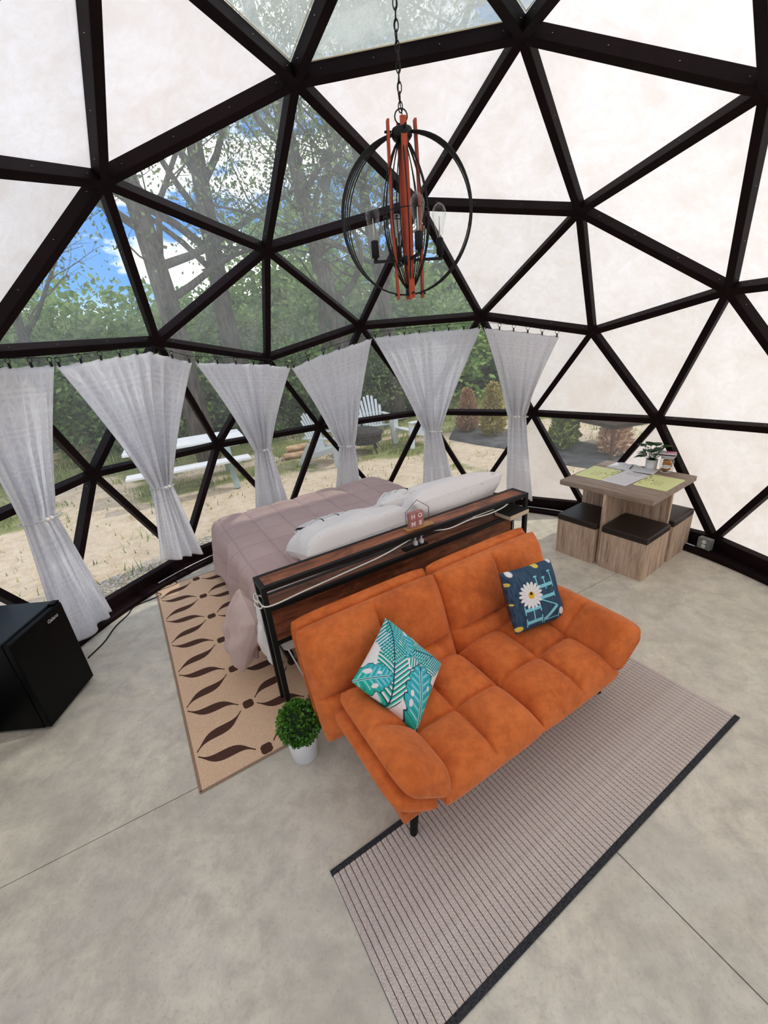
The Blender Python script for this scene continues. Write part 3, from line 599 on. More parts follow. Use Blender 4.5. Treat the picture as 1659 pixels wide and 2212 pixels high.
# ------------------------------------------------------------------ sofa
def suede():
    t = NT('rust_suede'); v = t.coord('Object', (1,1,1)); f = t.noise(v, 4.5, 6, 0.62, 0.5); g = t.noise(v, 260, 3, 0.6); h = t.noise(v, 22, 5, 0.65)
    c = t.ramp(f, [(0.28, (0.44,0.092,0.020)), (0.48, (0.66,0.158,0.036)), (0.70, (0.76,0.205,0.055))])
    c = t.mix(t.ramp(h, [(0.38, (0.35,0.35,0.35)), (0.6, (0,0,0))]), c, (0.36,0.078,0.019))
    p = t.principled(c, 0.85, 0.15); p.inputs['Sheen Weight'].default_value = 0.35; p.inputs['Sheen Tint'].default_value = (1.0,0.62,0.42,1); p.inputs['Sheen Roughness'].default_value = 0.5
    t.bump(g, p, 0.15, 0.001); return t.done(p)
M['suede'] = suede()
def tufted(name, w, d, h, xs, ys, puff=0.03, rim=0.07, base=0.55, n=(64, 64), seed=0, corner=0.045):
    """upholstered slab: seams at xs / ys (fractions), rounded rim, closed underneath; x,y centred, z 0..h"""
    nx, ny = n; a = np.linspace(0, 1, nx); b = np.linspace(0, 1, ny)
    def warp(q): return 0.5 - 0.5*np.cos(PI*q)*0.55 + (q-0.5)*0.45
    a = warp(a); b = warp(b); Ag, Bg = np.meshgrid(a, b, indexing='ij')
    def cell(q, cuts):
        cuts = [0.0] + list(cuts) + [1.0]; o = np.zeros_like(q)
        for c0, c1 in zip(cuts[:-1], cuts[1:]):
            m = (q >= c0) & (q <= c1); l = (q[m] - c0)/(c1 - c0); o[m] = np.clip(1 - np.abs(2*l - 1)**3.2, 0, 1)**0.55
        return o
    cl = cell(Ag, xs)*cell(Bg, ys)
    def rimf(q, L):
        r = min(rim/L, 0.49); e = np.clip(np.minimum(q, 1-q)/r, 0, 1); return np.sqrt(np.clip(1 - (1-e)**2, 0, 1))
    rm = rimf(Ag, w)*rimf(Bg, d); rng = np.random.default_rng(seed)
    wr = sum(np.sin(rng.uniform(-12, 12)*Ag + rng.uniform(-12, 12)*Bg + rng.uniform(0, 6)) for _ in range(6))/6*0.005
    Z = h*(base + (1-base)*rm) - puff*(1 - cl)*rm + wr*rm
    for q, cuts, L in ((Ag, xs, w), (Bg, ys, d)):
        for c_ in cuts: Z = Z - 0.012*np.exp(-((q - c_)*L/0.007)**2)*rm
    ar, br_ = 2*Ag - 1, 2*Bg - 1
    X = (Ag - 0.5)*w*(1 - corner*np.abs(br_)**7); Y = (Bg - 0.5)*d*(1 - corner*np.abs(ar)**7)
    # belly of the sides
    top = np.stack([X, Y, Z], -1).reshape(-1, 3); F = [grid_faces(nx, ny)]
    ring = [i*ny for i in range(nx)] + [(nx-1)*ny + j for j in range(1, ny)] + [i*ny + ny-1 for i in range(nx-2, -1, -1)] + [j for j in range(ny-2, 0, -1)]
    ring = np.array(ring); V = [top]; prev = ring; off = len(top); cen = np.array([0, 0])
    for k, (zf, inset) in enumerate(((0.30, -0.010), (0.10, -0.002), (0.0, 0.025))):
        p = top[ring].copy(); p[:, 2] = h*zf if zf < base else p[:, 2]
        p[:, 0] *= (1 - 2*inset/w); p[:, 1] *= (1 - 2*inset/d); V.append(p); cur = np.arange(off, off+len(ring)); off += len(ring)
        nxt = np.roll(np.arange(len(ring)), -1); F.append(np.stack([prev, cur, cur[nxt], prev[nxt]], 1)); prev = cur
    V.append(np.array([[0, 0, 0.0]])); c = off; nxt = np.roll(np.arange(len(ring)), -1); tri = np.stack([prev, np.full(len(ring), c), np.full(len(ring), c), prev[nxt]], 1)
    V = np.concatenate(V); me = bpy.data.meshes.new(name)
    faces = [tuple(int(q) for q in f) for f in np.concatenate(F)] + [(int(prev[i]), c, int(prev[nxt[i]])) for i in range(len(ring))]
    me.from_pydata([tuple(p) for p in V], [], faces); me.polygons.foreach_set('use_smooth', [True]*len(me.polygons)); me.update(); return me
SO = W(-0.03, -0.60, 0)
sofa = thing('sofa', 'rust orange suede futon sofa with tufted seat and black legs', 'sofa', SO, A30)
def place(me, name, M4, parent=None):
    me.transform(M4); o = obj(name, me, M['suede'], parent or sofa); return o
def rx(a): return Matrix.Rotation(a, 4, 'X')
def ry(a): return Matrix.Rotation(a, 4, 'Y')
T = Matrix.Translation
for k, sx in enumerate((-1, 1)):
    place(tufted('seat_cushion', 0.598, 0.62, 0.165, (0.5,), (0.47,), 0.055, 0.10, 0.42, (130, 130), 3+k, 0.02), 'seat_cushion', T((sx*0.30, 0.0, 0.265)))
    # split backrest: slopes back 21 degrees
    me = tufted('backrest_cushion', 0.872, 0.60, 0.15, (0.5,), (0.40,), 0.055, 0.10, 0.42, (150, 120), 7+k, 0.03)
    place(me, 'backrest_cushion', T((sx*0.438 + 0.015, 0.40, 0.50)) @ rx(rad(69)) @ T((0, 0, -0.075)))
    me = tufted('backrest_shell', 0.868, 0.585, 0.06, (), (), 0.0, 0.03, 0.3, (24, 24), 17+k)
    place(me, 'backrest_shell', T((sx*0.438 + 0.015, 0.480, 0.520)) @ rx(rad(69)) @ T((0, 0, -0.06)))
    # raised arm: upper pad and thinner lower pad
    ang = rad(40)
    for nm, th, zo, ww, dd in (('arm_cushion', 0.115, 0.0, 0.285, 0.60), ('arm_lower_pad', 0.085, -0.075, 0.27, 0.56)):
        me = tufted(nm, ww, dd, th, (), (0.52,) if nm == 'arm_cushion' else (), 0.03, 0.08, 0.40, (60, 130), 21+k, 0.10)
        place(me, nm, T((sx*0.585, -0.015, 0.325)) @ ry(-sx*ang) @ T((sx*0.135, 0, zo)))
fr = MB().box(-0.775, 0.775, -0.25, -0.125, 0.245, 0.315); fr.build('front_rail', M['suede'], sofa, bevel=0.012, seg=3)
MB().box(-0.60, 0.60, -0.125, 0.26, 0.235, 0.272).build('seat_base', M['suede'], sofa, bevel=0.01)
for x in (-0.72, 0.72):
    MB().box(x-0.02, x+0.02, -0.13, 0.36, 0.205, 0.255).build('side_rail', M['black_metal'], sofa, bevel=0.003)
    MB().bar((x*0.9, 0.2, 0.24), (x*0.9, 0.44, 0.42), 0.03, 0.03).build('hinge_arm', M['black_metal'], sofa)
    s = 1 if x > 0 else -1
    MB().tube([(s*0.635, -0.13, 0.215), (s*0.69, -0.172, 0.0)], [0.024, 0.017], 16).build('leg', M['matte_black'], sofa, True)
    MB().tube([(s*0.635, 0.22, 0.215), (s*0.69, 0.30, 0.0)], [0.024, 0.017], 16).build('leg', M['matte_black'], sofa, True)
MB().box(-0.62, 0.62, 0.2, 0.23, 0.205, 0.25).build('rear_rail', M['black_metal'], sofa)
# ------------------------------------------------------------------ printed cushions
def smooth01(x, a, b): t = np.clip((x-a)/(b-a), 0, 1); return t*t*(3-2*t)
def leaf_print(x, y, sgn):
    n = len(x); C = np.tile(np.array([0.83, 0.80, 0.79]), (n, 1))
    CY = np.array([0.055, 0.47, 0.56]); GR = np.array([0.015, 0.50, 0.33]); DK = np.array([0.012, 0.04, 0.085]); LT = np.array([0.42, 0.78, 0.80]); WH = np.array([0.83,0.80,0.79])
    def loc(cx, cy, ang, L):
        c, s = math.cos(ang), math.sin(ang); dx, dy = x-cx, y-cy; return (dx*c + dy*s)/L, (-dx*s + dy*c)/L
    def put(mask, col):
        C[mask] = col if np.ndim(col) == 1 else col[mask]
    def palm(cx, cy, ang, L, wd, k, green=0.7, droop=0.85):
        u, v = loc(cx, cy, ang, L); a = np.abs(v); w = wd*np.sqrt(np.clip(u*(1.08-u)*4, 0, None)); ph = np.mod((u + 0.0 - a*droop)*k, 1.0)
        ins = (u > 0) & (u < 1.05) & (a < w); lf = ins & (ph < 0.62)
        g = np.clip(green + 0.4*np.sin(u*9 + v*5), 0, 1)[:, None]; put(lf, CY*(1-g) + GR*g); put(ins & (np.abs(ph-0.60) < 0.10), DK); put(lf & (ph < 0.14), LT)
        put((a < 0.012) & (u > -0.15) & (u < 1.0), DK*1.5)
    def mons(cx, cy, ang, L, wd, holes, mixg):
        u, v = loc(cx, cy, ang, L); a = np.abs(v); w = wd*np.sqrt(np.clip(u*(1-u)*4, 0, None))*(1.15 - 0.35*u); notch = 0.06*np.maximum(0, np.sin((u - a*0.7)*26))
        ins = (u > 0) & (u < 1) & (a < w - notch); bor = (u > -0.02) & (u < 1.02) & (a < w - notch + 0.022) & ~ins
        put(bor, DK); g = np.clip(mixg + 0.45*np.sin(u*5 + 3*v + 1) + 0.3*smooth01(a/np.maximum(w, 1e-3), 0.5, 1), 0, 1)[:, None]; put(ins, CY*(1-g) + GR*g)
        ph = np.mod((u - a*0.75)*7.5, 1.0); put(ins & (ph < 0.07), DK*2); put(ins & (ph > 0.5) & (ph < 0.66) & (a > 0.05) & (a < w*0.7), LT)
        for hu, hv, hr in holes: put(ins & (((u-hu)/1.5)**2 + (v-hv)**2 < hr*hr), WH)
        put((a < 0.010) & (u > -0.1) & (u < 0.98), DK); put((a < 0.030) & (a > 0.010) & (u > 0.02) & (u < 0.9), LT)
    palm(0.10, 0.05, rad(60), 1.2, 0.36, 12, 0.3)
    palm(0.05, -1.05, rad(116), 1.55, 0.27, 12, 0.85, 0.8)
    mons(-0.85, 0.98, rad(-40), 1.05, 0.36, ((0.4, 0.16, 0.05), (0.6, -0.15, 0.05)), 0.25); palm(-0.98, 1.0, rad(-62), 1.2, 0.30, 14, 0.2)
    palm(1.0, 1.05, rad(205), 1.15, 0.34, 15, 0.3); mons(-1.0, -1.0, rad(38), 0.92, 0.40, ((0.35, 0.2, 0.07), (0.5, -0.2, 0.055), (0.62, 0.12, 0.04)), 0.35)
    mons(0.97, -0.95, rad(119), 1.42, 0.36, ((0.5, 0.2, 0.035), (0.35, 0.22, 0.04), (0.62, -0.18, 0.03)), 0.2)
    return C
def home_print(x, y, sgn):
    n = len(x); rng = np.random.default_rng(1)
    tab = rng.uniform(0, 1, (130, 16)); fxx = np.clip((x+1)*62, 0, 126); fyy = np.clip((y+1)*6.5, 0, 13.9); ix = fxx.astype(int); iy = fyy.astype(int); ty_ = fyy - iy
    f = (tab[ix, iy]*(1-ty_) + tab[ix, iy+1]*ty_)[:, None]; C = np.array([0.014, 0.030, 0.062])*(1-f) + np.array([0.055, 0.115, 0.185])*f
    if sgn < 0: return C
    BL = np.array([0.22, 0.60, 0.70]); WH = np.array([0.82, 0.80, 0.80])
    def seg(ax, ay, bx, by, w):
        dx, dy = bx-ax, by-ay; L = math.hypot(dx, dy); t = ((x-ax)*dx + (y-ay)*dy)/L; d = np.abs((x-ax)*(-dy)/L + (y-ay)*dx/L); C[(t > -0.005) & (t < L+0.005) & (d < w)] = BL
    # text runs upwards: tx along +y, ty along -x
    def T_(tx, ty): return (-ty - 0.20, tx)
    def stroke(a, b, w): p, q = T_(*a), T_(*b); seg(p[0], p[1], q[0], q[1], w)
    # H : tx -0.90..-0.28, ty 0.46..-0.10   (first line on the left)
    hb, ht = -0.12, 0.46
    for tx in (-0.72, -0.32):
        stroke((tx, hb), (tx, ht), 0.055)
        for ty in (hb, ht): stroke((tx-0.13, ty), (tx+0.13, ty), 0.018)
    stroke((-0.72, 0.17), (-0.32, 0.17), 0.02)
    # M : tx -0.88..0.12 , ty -0.22..-0.80
    mb_, mt = -0.80, -0.20
    stroke((-0.80, mb_), (-0.80, mt), 0.018); stroke((-0.78, mt), (-0.44, mb_), 0.05); stroke((-0.44, mb_), (-0.10, mt), 0.018); stroke((-0.06, mb_), (-0.06, mt), 0.052)
    for tx, ty in ((-0.80, mb_), (-0.06, mb_), (-0.80, mt), (-0.06, mt)): stroke((tx-0.09, ty), (tx+0.09, ty), 0.016)
    # E : tx 0.28..0.72
    stroke((0.30, mb_), (0.30, mt), 0.055)
    for ty, ln in ((mb_, 0.42), (mt, 0.38), (-0.50, 0.28)): stroke((0.18, ty), (0.18 + ln + 0.10, ty), 0.018); stroke((0.28 + ln, ty - 0.06), (0.28 + ln, ty + 0.06), 0.022)
    def daisy(cx, cy, r, cr):
        dx, dy = x-cx, y-cy; d = np.hypot(dx, dy); a = np.arctan2(dy, dx); pet = np.abs(np.sin(a*8.5 + 0.4)); rr = r*(0.72 + 0.28*pet); m = d < rr
        C[m] = WH; C[m & (pet < 0.16) & (d > r*0.35)] = np.array([0.45,0.44,0.46]); C[d < cr] = np.array([0.80, 0.45, 0.03]); C[np.hypot(dx-cr*0.05, (dy-cr*0.45)) < cr*0.42] = np.array([0.012,0.010,0.008])
    daisy(-0.32, 0.12, 0.44, 0.12)
    daisy(0.74, -0.68, 0.13, 0.02); daisy(-0.80, 0.93, 0.12, 0.0); daisy(0.86, 0.97, 0.09, 0.0)
    for cx, cy, r in ((0.25, 0.97, 0.09), (-0.97, 0.60, 0.06), (-0.90, -0.85, 0.09), (-0.97, -0.05, 0.035)):
        m = np.hypot((x-cx)*0.8, y-cy) < r; C[m] = np.array([0.75, 0.60, 0.12])
    return C
def printed(name, rough=0.75):
    t = NT(name); a = t.n('ShaderNodeAttribute'); a.attribute_name = 'print'; p = t.principled(a.outputs['Color'], rough, 0.2); return t.done(p)
M['print'] = printed('printed_cotton')
def mat4(R3, loc): return Matrix([[*R3[0], loc[0]], [*R3[1], loc[1]], [*R3[2], loc[2]], [0,0,0,1]])
o = obj('throw_pillow', pillow_mesh('throw_pillow', 0.39, 0.39, 0.15, 60, 2, 0.004, 0.05, leaf_print, 300), M['print'])
o.matrix_world = mat4([[0.6972,0.4515,0.5568],[-0.1975,0.8677,-0.4563],[-0.6892,0.2081,0.6941]], (-0.233,-0.627,0.574))
tag(o, 'throw pillow printed with teal tropical leaves on the sofa left end', 'pillow')
o = obj('throw_pillow', pillow_mesh('throw_pillow', 0.365, 0.365, 0.14, 60, 3, 0.004, 0.03, home_print, 300), M['print'])
o.matrix_world = mat4([[0.9338,-0.1462,0.3266],[0.3575,0.4203,-0.8340],[-0.0153,0.8955,0.4447]], (0.600,-0.135,0.603))
tag(o, 'denim blue throw pillow reading HOME with a white daisy', 'pillow')
# ------------------------------------------------------------------ rugs
rug = thing('striped_rug', 'grey runner rug with dark ribbed stripes under the sofa front', 'rug', W(-0.003, -1.005, 0), A30)
RL, RW = 2.19, 0.63
MB().box(-RL/2, RL/2, -RW/2, RW/2, 0.0005, 0.004).build('backing', plain('rug_backing', (0.05,0.032,0.036), 0.9), rug)
def ribmat():
    t = NT('woven_grey_rib'); v = t.coord('Object', (1,1,1)); f = t.noise(v, 220, 3, 0.6); g = t.noise(v, 3, 3); c = t.ramp(f, [(0.3, (0.38,0.315,0.28)), (0.5, (0.65,0.57,0.515)), (0.72, (0.86,0.78,0.72))])
    c = t.mix(t.ramp(g, [(0.35,(0.3,0.3,0.3)),(0.65,(0,0,0))]), c, (0.46,0.39,0.355)); p = t.principled(c, 0.95, 0.1); t.bump(f, p, 0.5, 0.003); return t.done(p)
M['rib'] = ribmat(); nr = 82; rw = RL/nr
rb = MB(); vs = []; hw = rw/2 - 0.0014
for yy_ in (-RW/2 + 0.022, RW/2 - 0.022):
    for x_, z_ in ((-hw, 0.003), (-hw, 0.0065), (-hw*0.6, 0.0085), (hw*0.6, 0.0085), (hw, 0.0065), (hw, 0.003)): vs.append((x_, yy_, z_))
rb.add(vs, [(0,1,7,6), (1,2,8,7), (2,3,9,8), (3,4,10,9), (4,5,11,10), (5,4,3,2,1,0), (6,7,8,9,10,11)])
ribme = rb.mesh('rib'); ribme.materials.append(M['rib'])
for k in range(nr):
    o = bpy.data.objects.new('rib', ribme); COL.objects.link(o); o.parent = rug; o.location = (-RL/2 + (k+0.5)*rw, 0, 0)
M['binding'] = noisy('charcoal_binding', (0.018,0.018,0.021), (0.055,0.055,0.062), 160, 0.95, 0.4)
for y_ in (-RW/2 + 0.011, RW/2 - 0.011): MB().box(-RL/2 - 0.004, RL/2 + 0.004, y_-0.013, y_+0.013, 0.001, 0.0105).build('binding', M['binding'], rug, bevel=0.003)
def tanmat():
    t = NT('tan_woven_pile'); v = t.coord('Object', (1,1,1)); f = t.noise(v, 240, 3, 0.6); g = t.noise(t.coord('Object', (6, 170, 1)), 1.0, 3); h = t.noise(v, 3, 4)
    c = t.ramp(f, [(0.3, (0.60,0.385,0.245)), (0.55, (0.86,0.61,0.41)), (0.75, (0.95,0.71,0.51))]); c = t.mix(t.ramp(h, [(0.35,(0.25,0.25,0.25)),(0.65,(0,0,0))]), c, (0.74,0.51,0.34))
    p = t.principled(c, 0.95, 0.1); t.bump(g, p, 0.4, 0.003); return t.done(p)
M['tan'] = tanmat(); M['motif'] = noisy('brown_pile', (0.065,0.028,0.020), (0.12,0.052,0.035), 220, 0.95, 0.4)
trug = thing('patterned_rug', 'tan rug with dark brown wavy leaf pattern beside the bed', 'rug', W(-1.515, 0.012, 0), A30)
TW, TL = 1.52, 2.44
MB().box(0, TW, 0, TL, 0.0005, 0.007).build('pile', M['tan'], trug, bevel=0.002)
for (x0,x1,y0,y1) in ((-0.003,0.012,0,TL),(TW-0.012,TW+0.003,0,TL),(0,TW,-0.003,0.01),(0,TW,TL-0.01,TL+0.003)): MB().box(x0,x1,y0,y1,0.001,0.0085).build('binding', noisy('tan_binding', (0.30,0.19,0.13), (0.40,0.26,0.18), 150, 0.95) if 'tan_binding' not in bpy.data.materials else bpy.data.materials['tan_binding'], trug, bevel=0.002)
def leaf_poly(a, b, w, bend, n=14):
    a = Vector(a); b = Vector(b); d = b - a; nrm = Vector((-d.y, d.x)).normalized(); L = []; R = []
    for i in range(n+1):
        t = i/n; c = a + d*t + nrm*(bend*math.sin(2*PI*t)); e = w*math.sin(PI*min(1, max(0, (t-0.08)/0.84)))**1.6 + 0.004; L.append(c + nrm*e); R.append(c - nrm*e)
    return L, R
dx = 0.372; du0 = 0.37; sv = 0.389
def dot_pos(ci, k): return (du0 - dx + ci*dx, 0.05 + (0.195 if ci % 2 == 0 else 0.0) + k*sv)
dotme = MB().prism([(-0.032,-0.020),(-0.02,-0.034),(0.02,-0.034),(0.032,-0.020),(0.032,0.020),(0.02,0.034),(-0.02,0.034),(-0.032,0.020)], 0.006, 0.0082).mesh('medallion'); dotme.materials.append(M['motif'])
for ci in range(0, 5):
    for k in range(0, 7):
        x, y = dot_pos(ci, k)
        if ci > 0 and y < TL - 0.02:
            o = bpy.data.objects.new('medallion', dotme); COL.objects.link(o); o.parent = trug; o.location = (x, y, 0)
        if ci < 4:
            for dk in (0, 1) if ci % 2 == 0 else (-1, 0):
                x2, y2 = dot_pos(ci+1, k + dk)
                if min(y, y2) < 0.03 or max(y, y2) > TL - 0.03: continue
                d = (Vector((x2,y2)) - Vector((x,y))).normalized(); a_ = Vector((x,y)) + d*(0.055 if ci > 0 else 0.035); b_ = Vector((x2,y2)) - d*0.062
                Lp, Rp = leaf_poly(a_, b_, 0.033, 0.020*(1 if (y2 > y) else -1)); mb = MB(); n_ = len(Lp)
                mb.add([(p.x, p.y, 0.0080) for p in Lp] + [(p.x, p.y, 0.0080) for p in Rp], [(n_+i, n_+i+1, i+1, i) for i in range(n_-1)]); mb.add([(p.x, p.y, 0.0068) for p in Lp] + [(p.x, p.y, 0.0068) for p in Rp], [(i, i+1, n_+i+1, n_+i) for i in range(n_-1)])
                mb.build('leaf_motif', M['motif'], trug)
# ------------------------------------------------------------------ topiary
def leaf_cloud(P, Nrm, size, rng, aspect=0.5, curl=0.25, jitter=0.7):
    """leaf = two quads folded along the midrib, at points P pointing along Nrm"""
    n = len(P); r = rng.normal(size=(n, 3)); d = Nrm + r*jitter; d /= np.linalg.norm(d, axis=1, keepdims=True); s = np.cross(d, rng.normal(size=(n, 3))); s /= np.linalg.norm(s, axis=1, keepdims=True); u = np.cross(s, d)
    L = size*rng.uniform(0.6, 1.25, (n, 1)); w = L*aspect/2
    a = P; b = P + d*L*0.5 + s*w + u*w*curl; c = P + d*L; e = P + d*L*0.5 - s*w + u*w*curl
    V = np.stack([a, b, c, e], 1).reshape(-1, 3); i = np.arange(n)*4; F = np.concatenate([np.stack([i, i+1, i+2], 1), np.stack([i, i+2, i+3], 1)]); return V, F
def leafmat(name, stops, rough=0.5, spec=0.4, trans=0.3, scale=9):
    t = NT(name); g = t.n('ShaderNodeNewGeometry'); f = g.outputs['Random Per Island']; c = t.ramp(f, stops); p = t.principled(c, rough, spec); tr = t.n('ShaderNodeBsdfTranslucent'); t.l(c, tr.inputs[0])
    m = t.n('ShaderNodeMixShader'); m.inputs[0].default_value = trans; t.l(p.outputs[0], m.inputs[1]); t.l(tr.outputs[0], m.inputs[2]); return t.done(m)
rng = np.random.default_rng(5)
top = thing('topiary_plant', 'round green boxwood ball in a fluted white pot by the sofa', 'plant', (-0.795, -0.573, 0.0))
flute = lambda a: 0.018*abs(math.sin(a*20))
MB().lathe([(0.062,0.0),(0.066,0.004),(0.082,0.150),(0.084,0.158),(0.078,0.158),(0.074,0.145)], 240, (0,0,0), flute).build('pot', plain('white_ceramic', (0.84,0.83,0.83), 0.45), top, True)
MB().lathe([(0.01,0.14),(0.074,0.146),(0.01,0.15)], 32).build('soil', plain('dark_soil', (0.02,0.012,0.008), 0.95), top)
core = MB(); prof = [(0.1*math.sin(PI*k/12), -0.1*math.cos(PI*k/12)) for k in range(1, 12)]; core.lathe(prof, 24, (0,0,0.242)).build('core', plain('dark_foliage_core', (0.01,0.03,0.006), 0.9), top, True)
n = 1500; dv = rng.normal(size=(n, 3)); dv /= np.linalg.norm(dv, axis=1, keepdims=True); Pp = dv*rng.uniform(0.094, 0.113, (n, 1)) + [0,0,0.242]
V, F = leaf_cloud(Pp, dv, 0.021, rng, 0.75, 0.35, 0.75)
M['box_leaf'] = leafmat('boxwood_leaf', [(0.0, (0.02,0.10,0.008)), (0.5, (0.07,0.24,0.02)), (1.0, (0.20,0.42,0.06))], 0.35, 0.5, 0.2)
o = obj('foliage', np_mesh('foliage', V, F, None, False), M['box_leaf'], top); o['kind'] = 'stuff'
# ------------------------------------------------------------------ mini fridge
fx, fy0, fy1 = -2.43, -0.242, 0.193
fr = thing('mini_fridge', 'black mini fridge standing beside the leftmost curtain', 'fridge', (fx, 0, 0))
M['fridge'] = plain('black_enamel', (0.0015,0.0016,0.0019), 0.45, 0.12)
MB().box(-0.42, -0.045, fy0, fy1, 0.02, 0.66).build('body', M['fridge'], fr, bevel=0.006)
MB().box(-0.43, -0.05, fy0-0.003, fy1+0.003, 0.655, 0.672).build('top', plain('black_top', (0.012,0.022,0.030), 0.5, 0.4), fr, bevel=0.004)
door = MB().box(-0.040, 0.0, fy0-0.002, fy1+0.002, 0.025, 0.662).build('door', M['fridge'], fr, bevel=0.008, seg=3)
MB().box(-0.05, -0.01, fy1-0.05, fy1+0.002, 0.662, 0.676).build('hinge_cap', M['fridge'], fr, bevel=0.002)
MB().box(-0.043, -0.036, fy0+0.012, fy1-0.012, 0.04, 0.65).build('gasket', M['matte_black'], fr)
text_mesh('logo', 'Galanz', 0.034, plain('logo_silver', (0.7,0.7,0.7), 0.4), door, T((0.0006, 0.085, 0.605)) @ Matrix(((0,0,1,0),(1,0,0,0),(0,1,0,0),(0,0,0,1))), 0.0003)
for y_ in (fy0+0.04, fy1-0.04):
    for x_ in (-0.38, -0.08): MB().lathe([(0.018,0),(0.018,0.021)], 12, (x_, y_, 0)).build('foot', M['matte_black'], fr)
bx = thing('black_box', 'low black box just entering the frame below the fridge', 'box', (-2.64, -0.66, 0), rad(12))
MB().box(-0.12, 0.10, -0.30, 0.10, 0, 0.10).build('body', M['fridge'], bx, bevel=0.01)
MB().box(-0.125, 0.105, -0.305, 0.105, 0.10, 0.115).build('lid', M['fridge'], bx, bevel=0.005)
crd = [(-2.62,0.42,0.006),(-2.60,0.60,0.006),(-2.62,0.80,0.006),(-2.60,0.97,0.006),(-2.60,1.10,0.006),(-2.44,1.25,0.006),(-2.50,1.32,0.006),(-2.36,1.44,0.006),(-2.43,1.52,0.006)]
tag(MB().tube(smooth_path(crd), 0.005, 8).build('fridge_cord', M['matte_black'], None, True), 'black power cord wandering along the floor from fridge to rug', 'cord')  # the fridge's own power cord
# ------------------------------------------------------------------ wall outlet box
ob = thing('outlet_box', 'grey metal outlet box with two white sockets at the sill', 'outlet', (2.70, 1.135, 0.055), rad(23.5 + 180))
gm = noisy('grey_metal', (0.16,0.18,0.17), (0.26,0.28,0.27), 30, 0.4, 0, spec=0.5)
MB().box(0.0, 0.055, -0.055, 0.055, 0.0, 0.105).build('box', gm, ob, bevel=0.004)
for z_ in (0.032, 0.073):
    s_ = MB().lathe([(0.0175,0),(0.0175,0.004),(0.015,0.006)], 20); s_.xform(T((0.055,0,z_)) @ ry(PI/2)); so_ = s_.build('socket', M['white'], ob)
    for y_ in (-0.006, 0.006): MB().box(0.0608, 0.0614, y_-0.0012, y_+0.0012, z_-0.002, z_+0.007).build('slot', M['matte_black'], so_)
# ------------------------------------------------------------------ dining table and stools
TA = rad(34); TC = Vector((2.01, 1.377, 0))
def woodz(name): return wood(name, (0.28,0.185,0.13), (0.62,0.455,0.34), (0.82,0.65,0.51), 2.6, 'Z', 0.6, 0.25, 'Object', 13)
M['ash_v'] = woodz('weathered_oak_vertical'); M['ash_h'] = wood('weathered_oak_top', (0.20,0.14,0.105), (0.34,0.255,0.20), (0.45,0.355,0.29), 2.6, 'Y', 0.5, 0.3, 'Object', 13)
tb = thing('dining_table', 'square weathered oak table with crossed panel base by the right wall', 'table', TC, TA)
MB().box(-0.41, 0.41, -0.41, 0.41, 0.675, 0.72).build('top', M['ash_h'], tb, bevel=0.002)
MB().box(-0.41, 0.39, -0.040, -0.012, 0, 0.675).build('panel', M['ash_v'], tb, bevel=0.001)
MB().box(-0.014, 0.014, -0.395, -0.0405, 0, 0.674).build('panel', M['ash_v'], tb, bevel=0.001)
MB().box(-0.014, 0.014, -0.0115, 0.395, 0, 0.674).build('panel', M['ash_v'], tb, bevel=0.001)
def leather():
    t = NT('dark_brown_leatherette'); f = t.noise(t.coord('Object', (1,1,1)), 180, 3, 0.6); p = t.principled((0.022,0.013,0.010), 0.42, 0.45); t.bump(f, p, 0.15, 0.001); return t.done(p)
M['leather'] = leather()
def stool(cx, cy, w, d, label):
    s = thing('cube_stool', label, 'stool', TC + Matrix.Rotation(TA, 3, 'Z') @ Vector((cx, cy, 0)), TA, 'cube stools tucked under the table')
    th = 0.016
    MB().box(-w/2, -w/2+th, -d/2, d/2, 0, 0.345).build('side_panel', M['ash_v'], s, bevel=0.001); MB().box(w/2-th, w/2, -d/2, d/2, 0, 0.345).build('side_panel', M['ash_v'], s, bevel=0.001)
    MB().box(-w/2+th, w/2-th, -d/2, -d/2+th, 0, 0.3445).build('side_panel', M['ash_v'], s); MB().box(-w/2+th, w/2-th, d/2-th, d/2, 0, 0.3445).build('side_panel', M['ash_v'], s)
    me = soft_box(w+0.006, d+0.006, 0.055, 0.012); me.transform(T((0,0,0.346))); c = obj('seat_pad', me, M['leather'], s)
    MB().box(-w/2+th, w/2-th, -d/2+th, d/2-th, 0.32, 0.344).build('seat_board', M['ash_v'], s)
stool(-0.245, -0.2435, 0.41, 0.378, 'oak cube stool with brown pad, foremost of those under the table')
stool(-0.250, 0.185, 0.41, 0.375, 'oak cube stool with brown pad under the table end by the headboard')
stool(0.235, -0.245, 0.405, 0.375, 'oak cube stool with brown pad nearest the grey outlet box')
RT = Matrix.Rotation(TA, 3, 'Z')
def onT(x, y, z=0.0): return TC + RT @ Vector((x, y, 0.7205 + z))
mat_y = plain('lime_placemat', (0.80,0.83,0.37), 0.5); ink = plain('brown_ink', (0.23,0.20,0.07), 0.6); inkd = plain('dark_ink', (0.05,0.05,0.05), 0.6); paper = plain('white_paper', (0.80,0.79,0.82), 0.7); ink2 = plain('grey_ink', (0.30,0.30,0.31), 0.7)
def rrect(w, h, r, n=5):
    p = []
    for cx, cy, a0 in ((w/2-r, h/2-r, 0), (-w/2+r, h/2-r, 90), (-w/2+r, -h/2+r, 180), (w/2-r, -h/2+r, 270)):
        for k in range(n): a = rad(a0 + 90*k/(n-1)); p.append((cx + r*math.cos(a), cy + r*math.sin(a)))
    return p
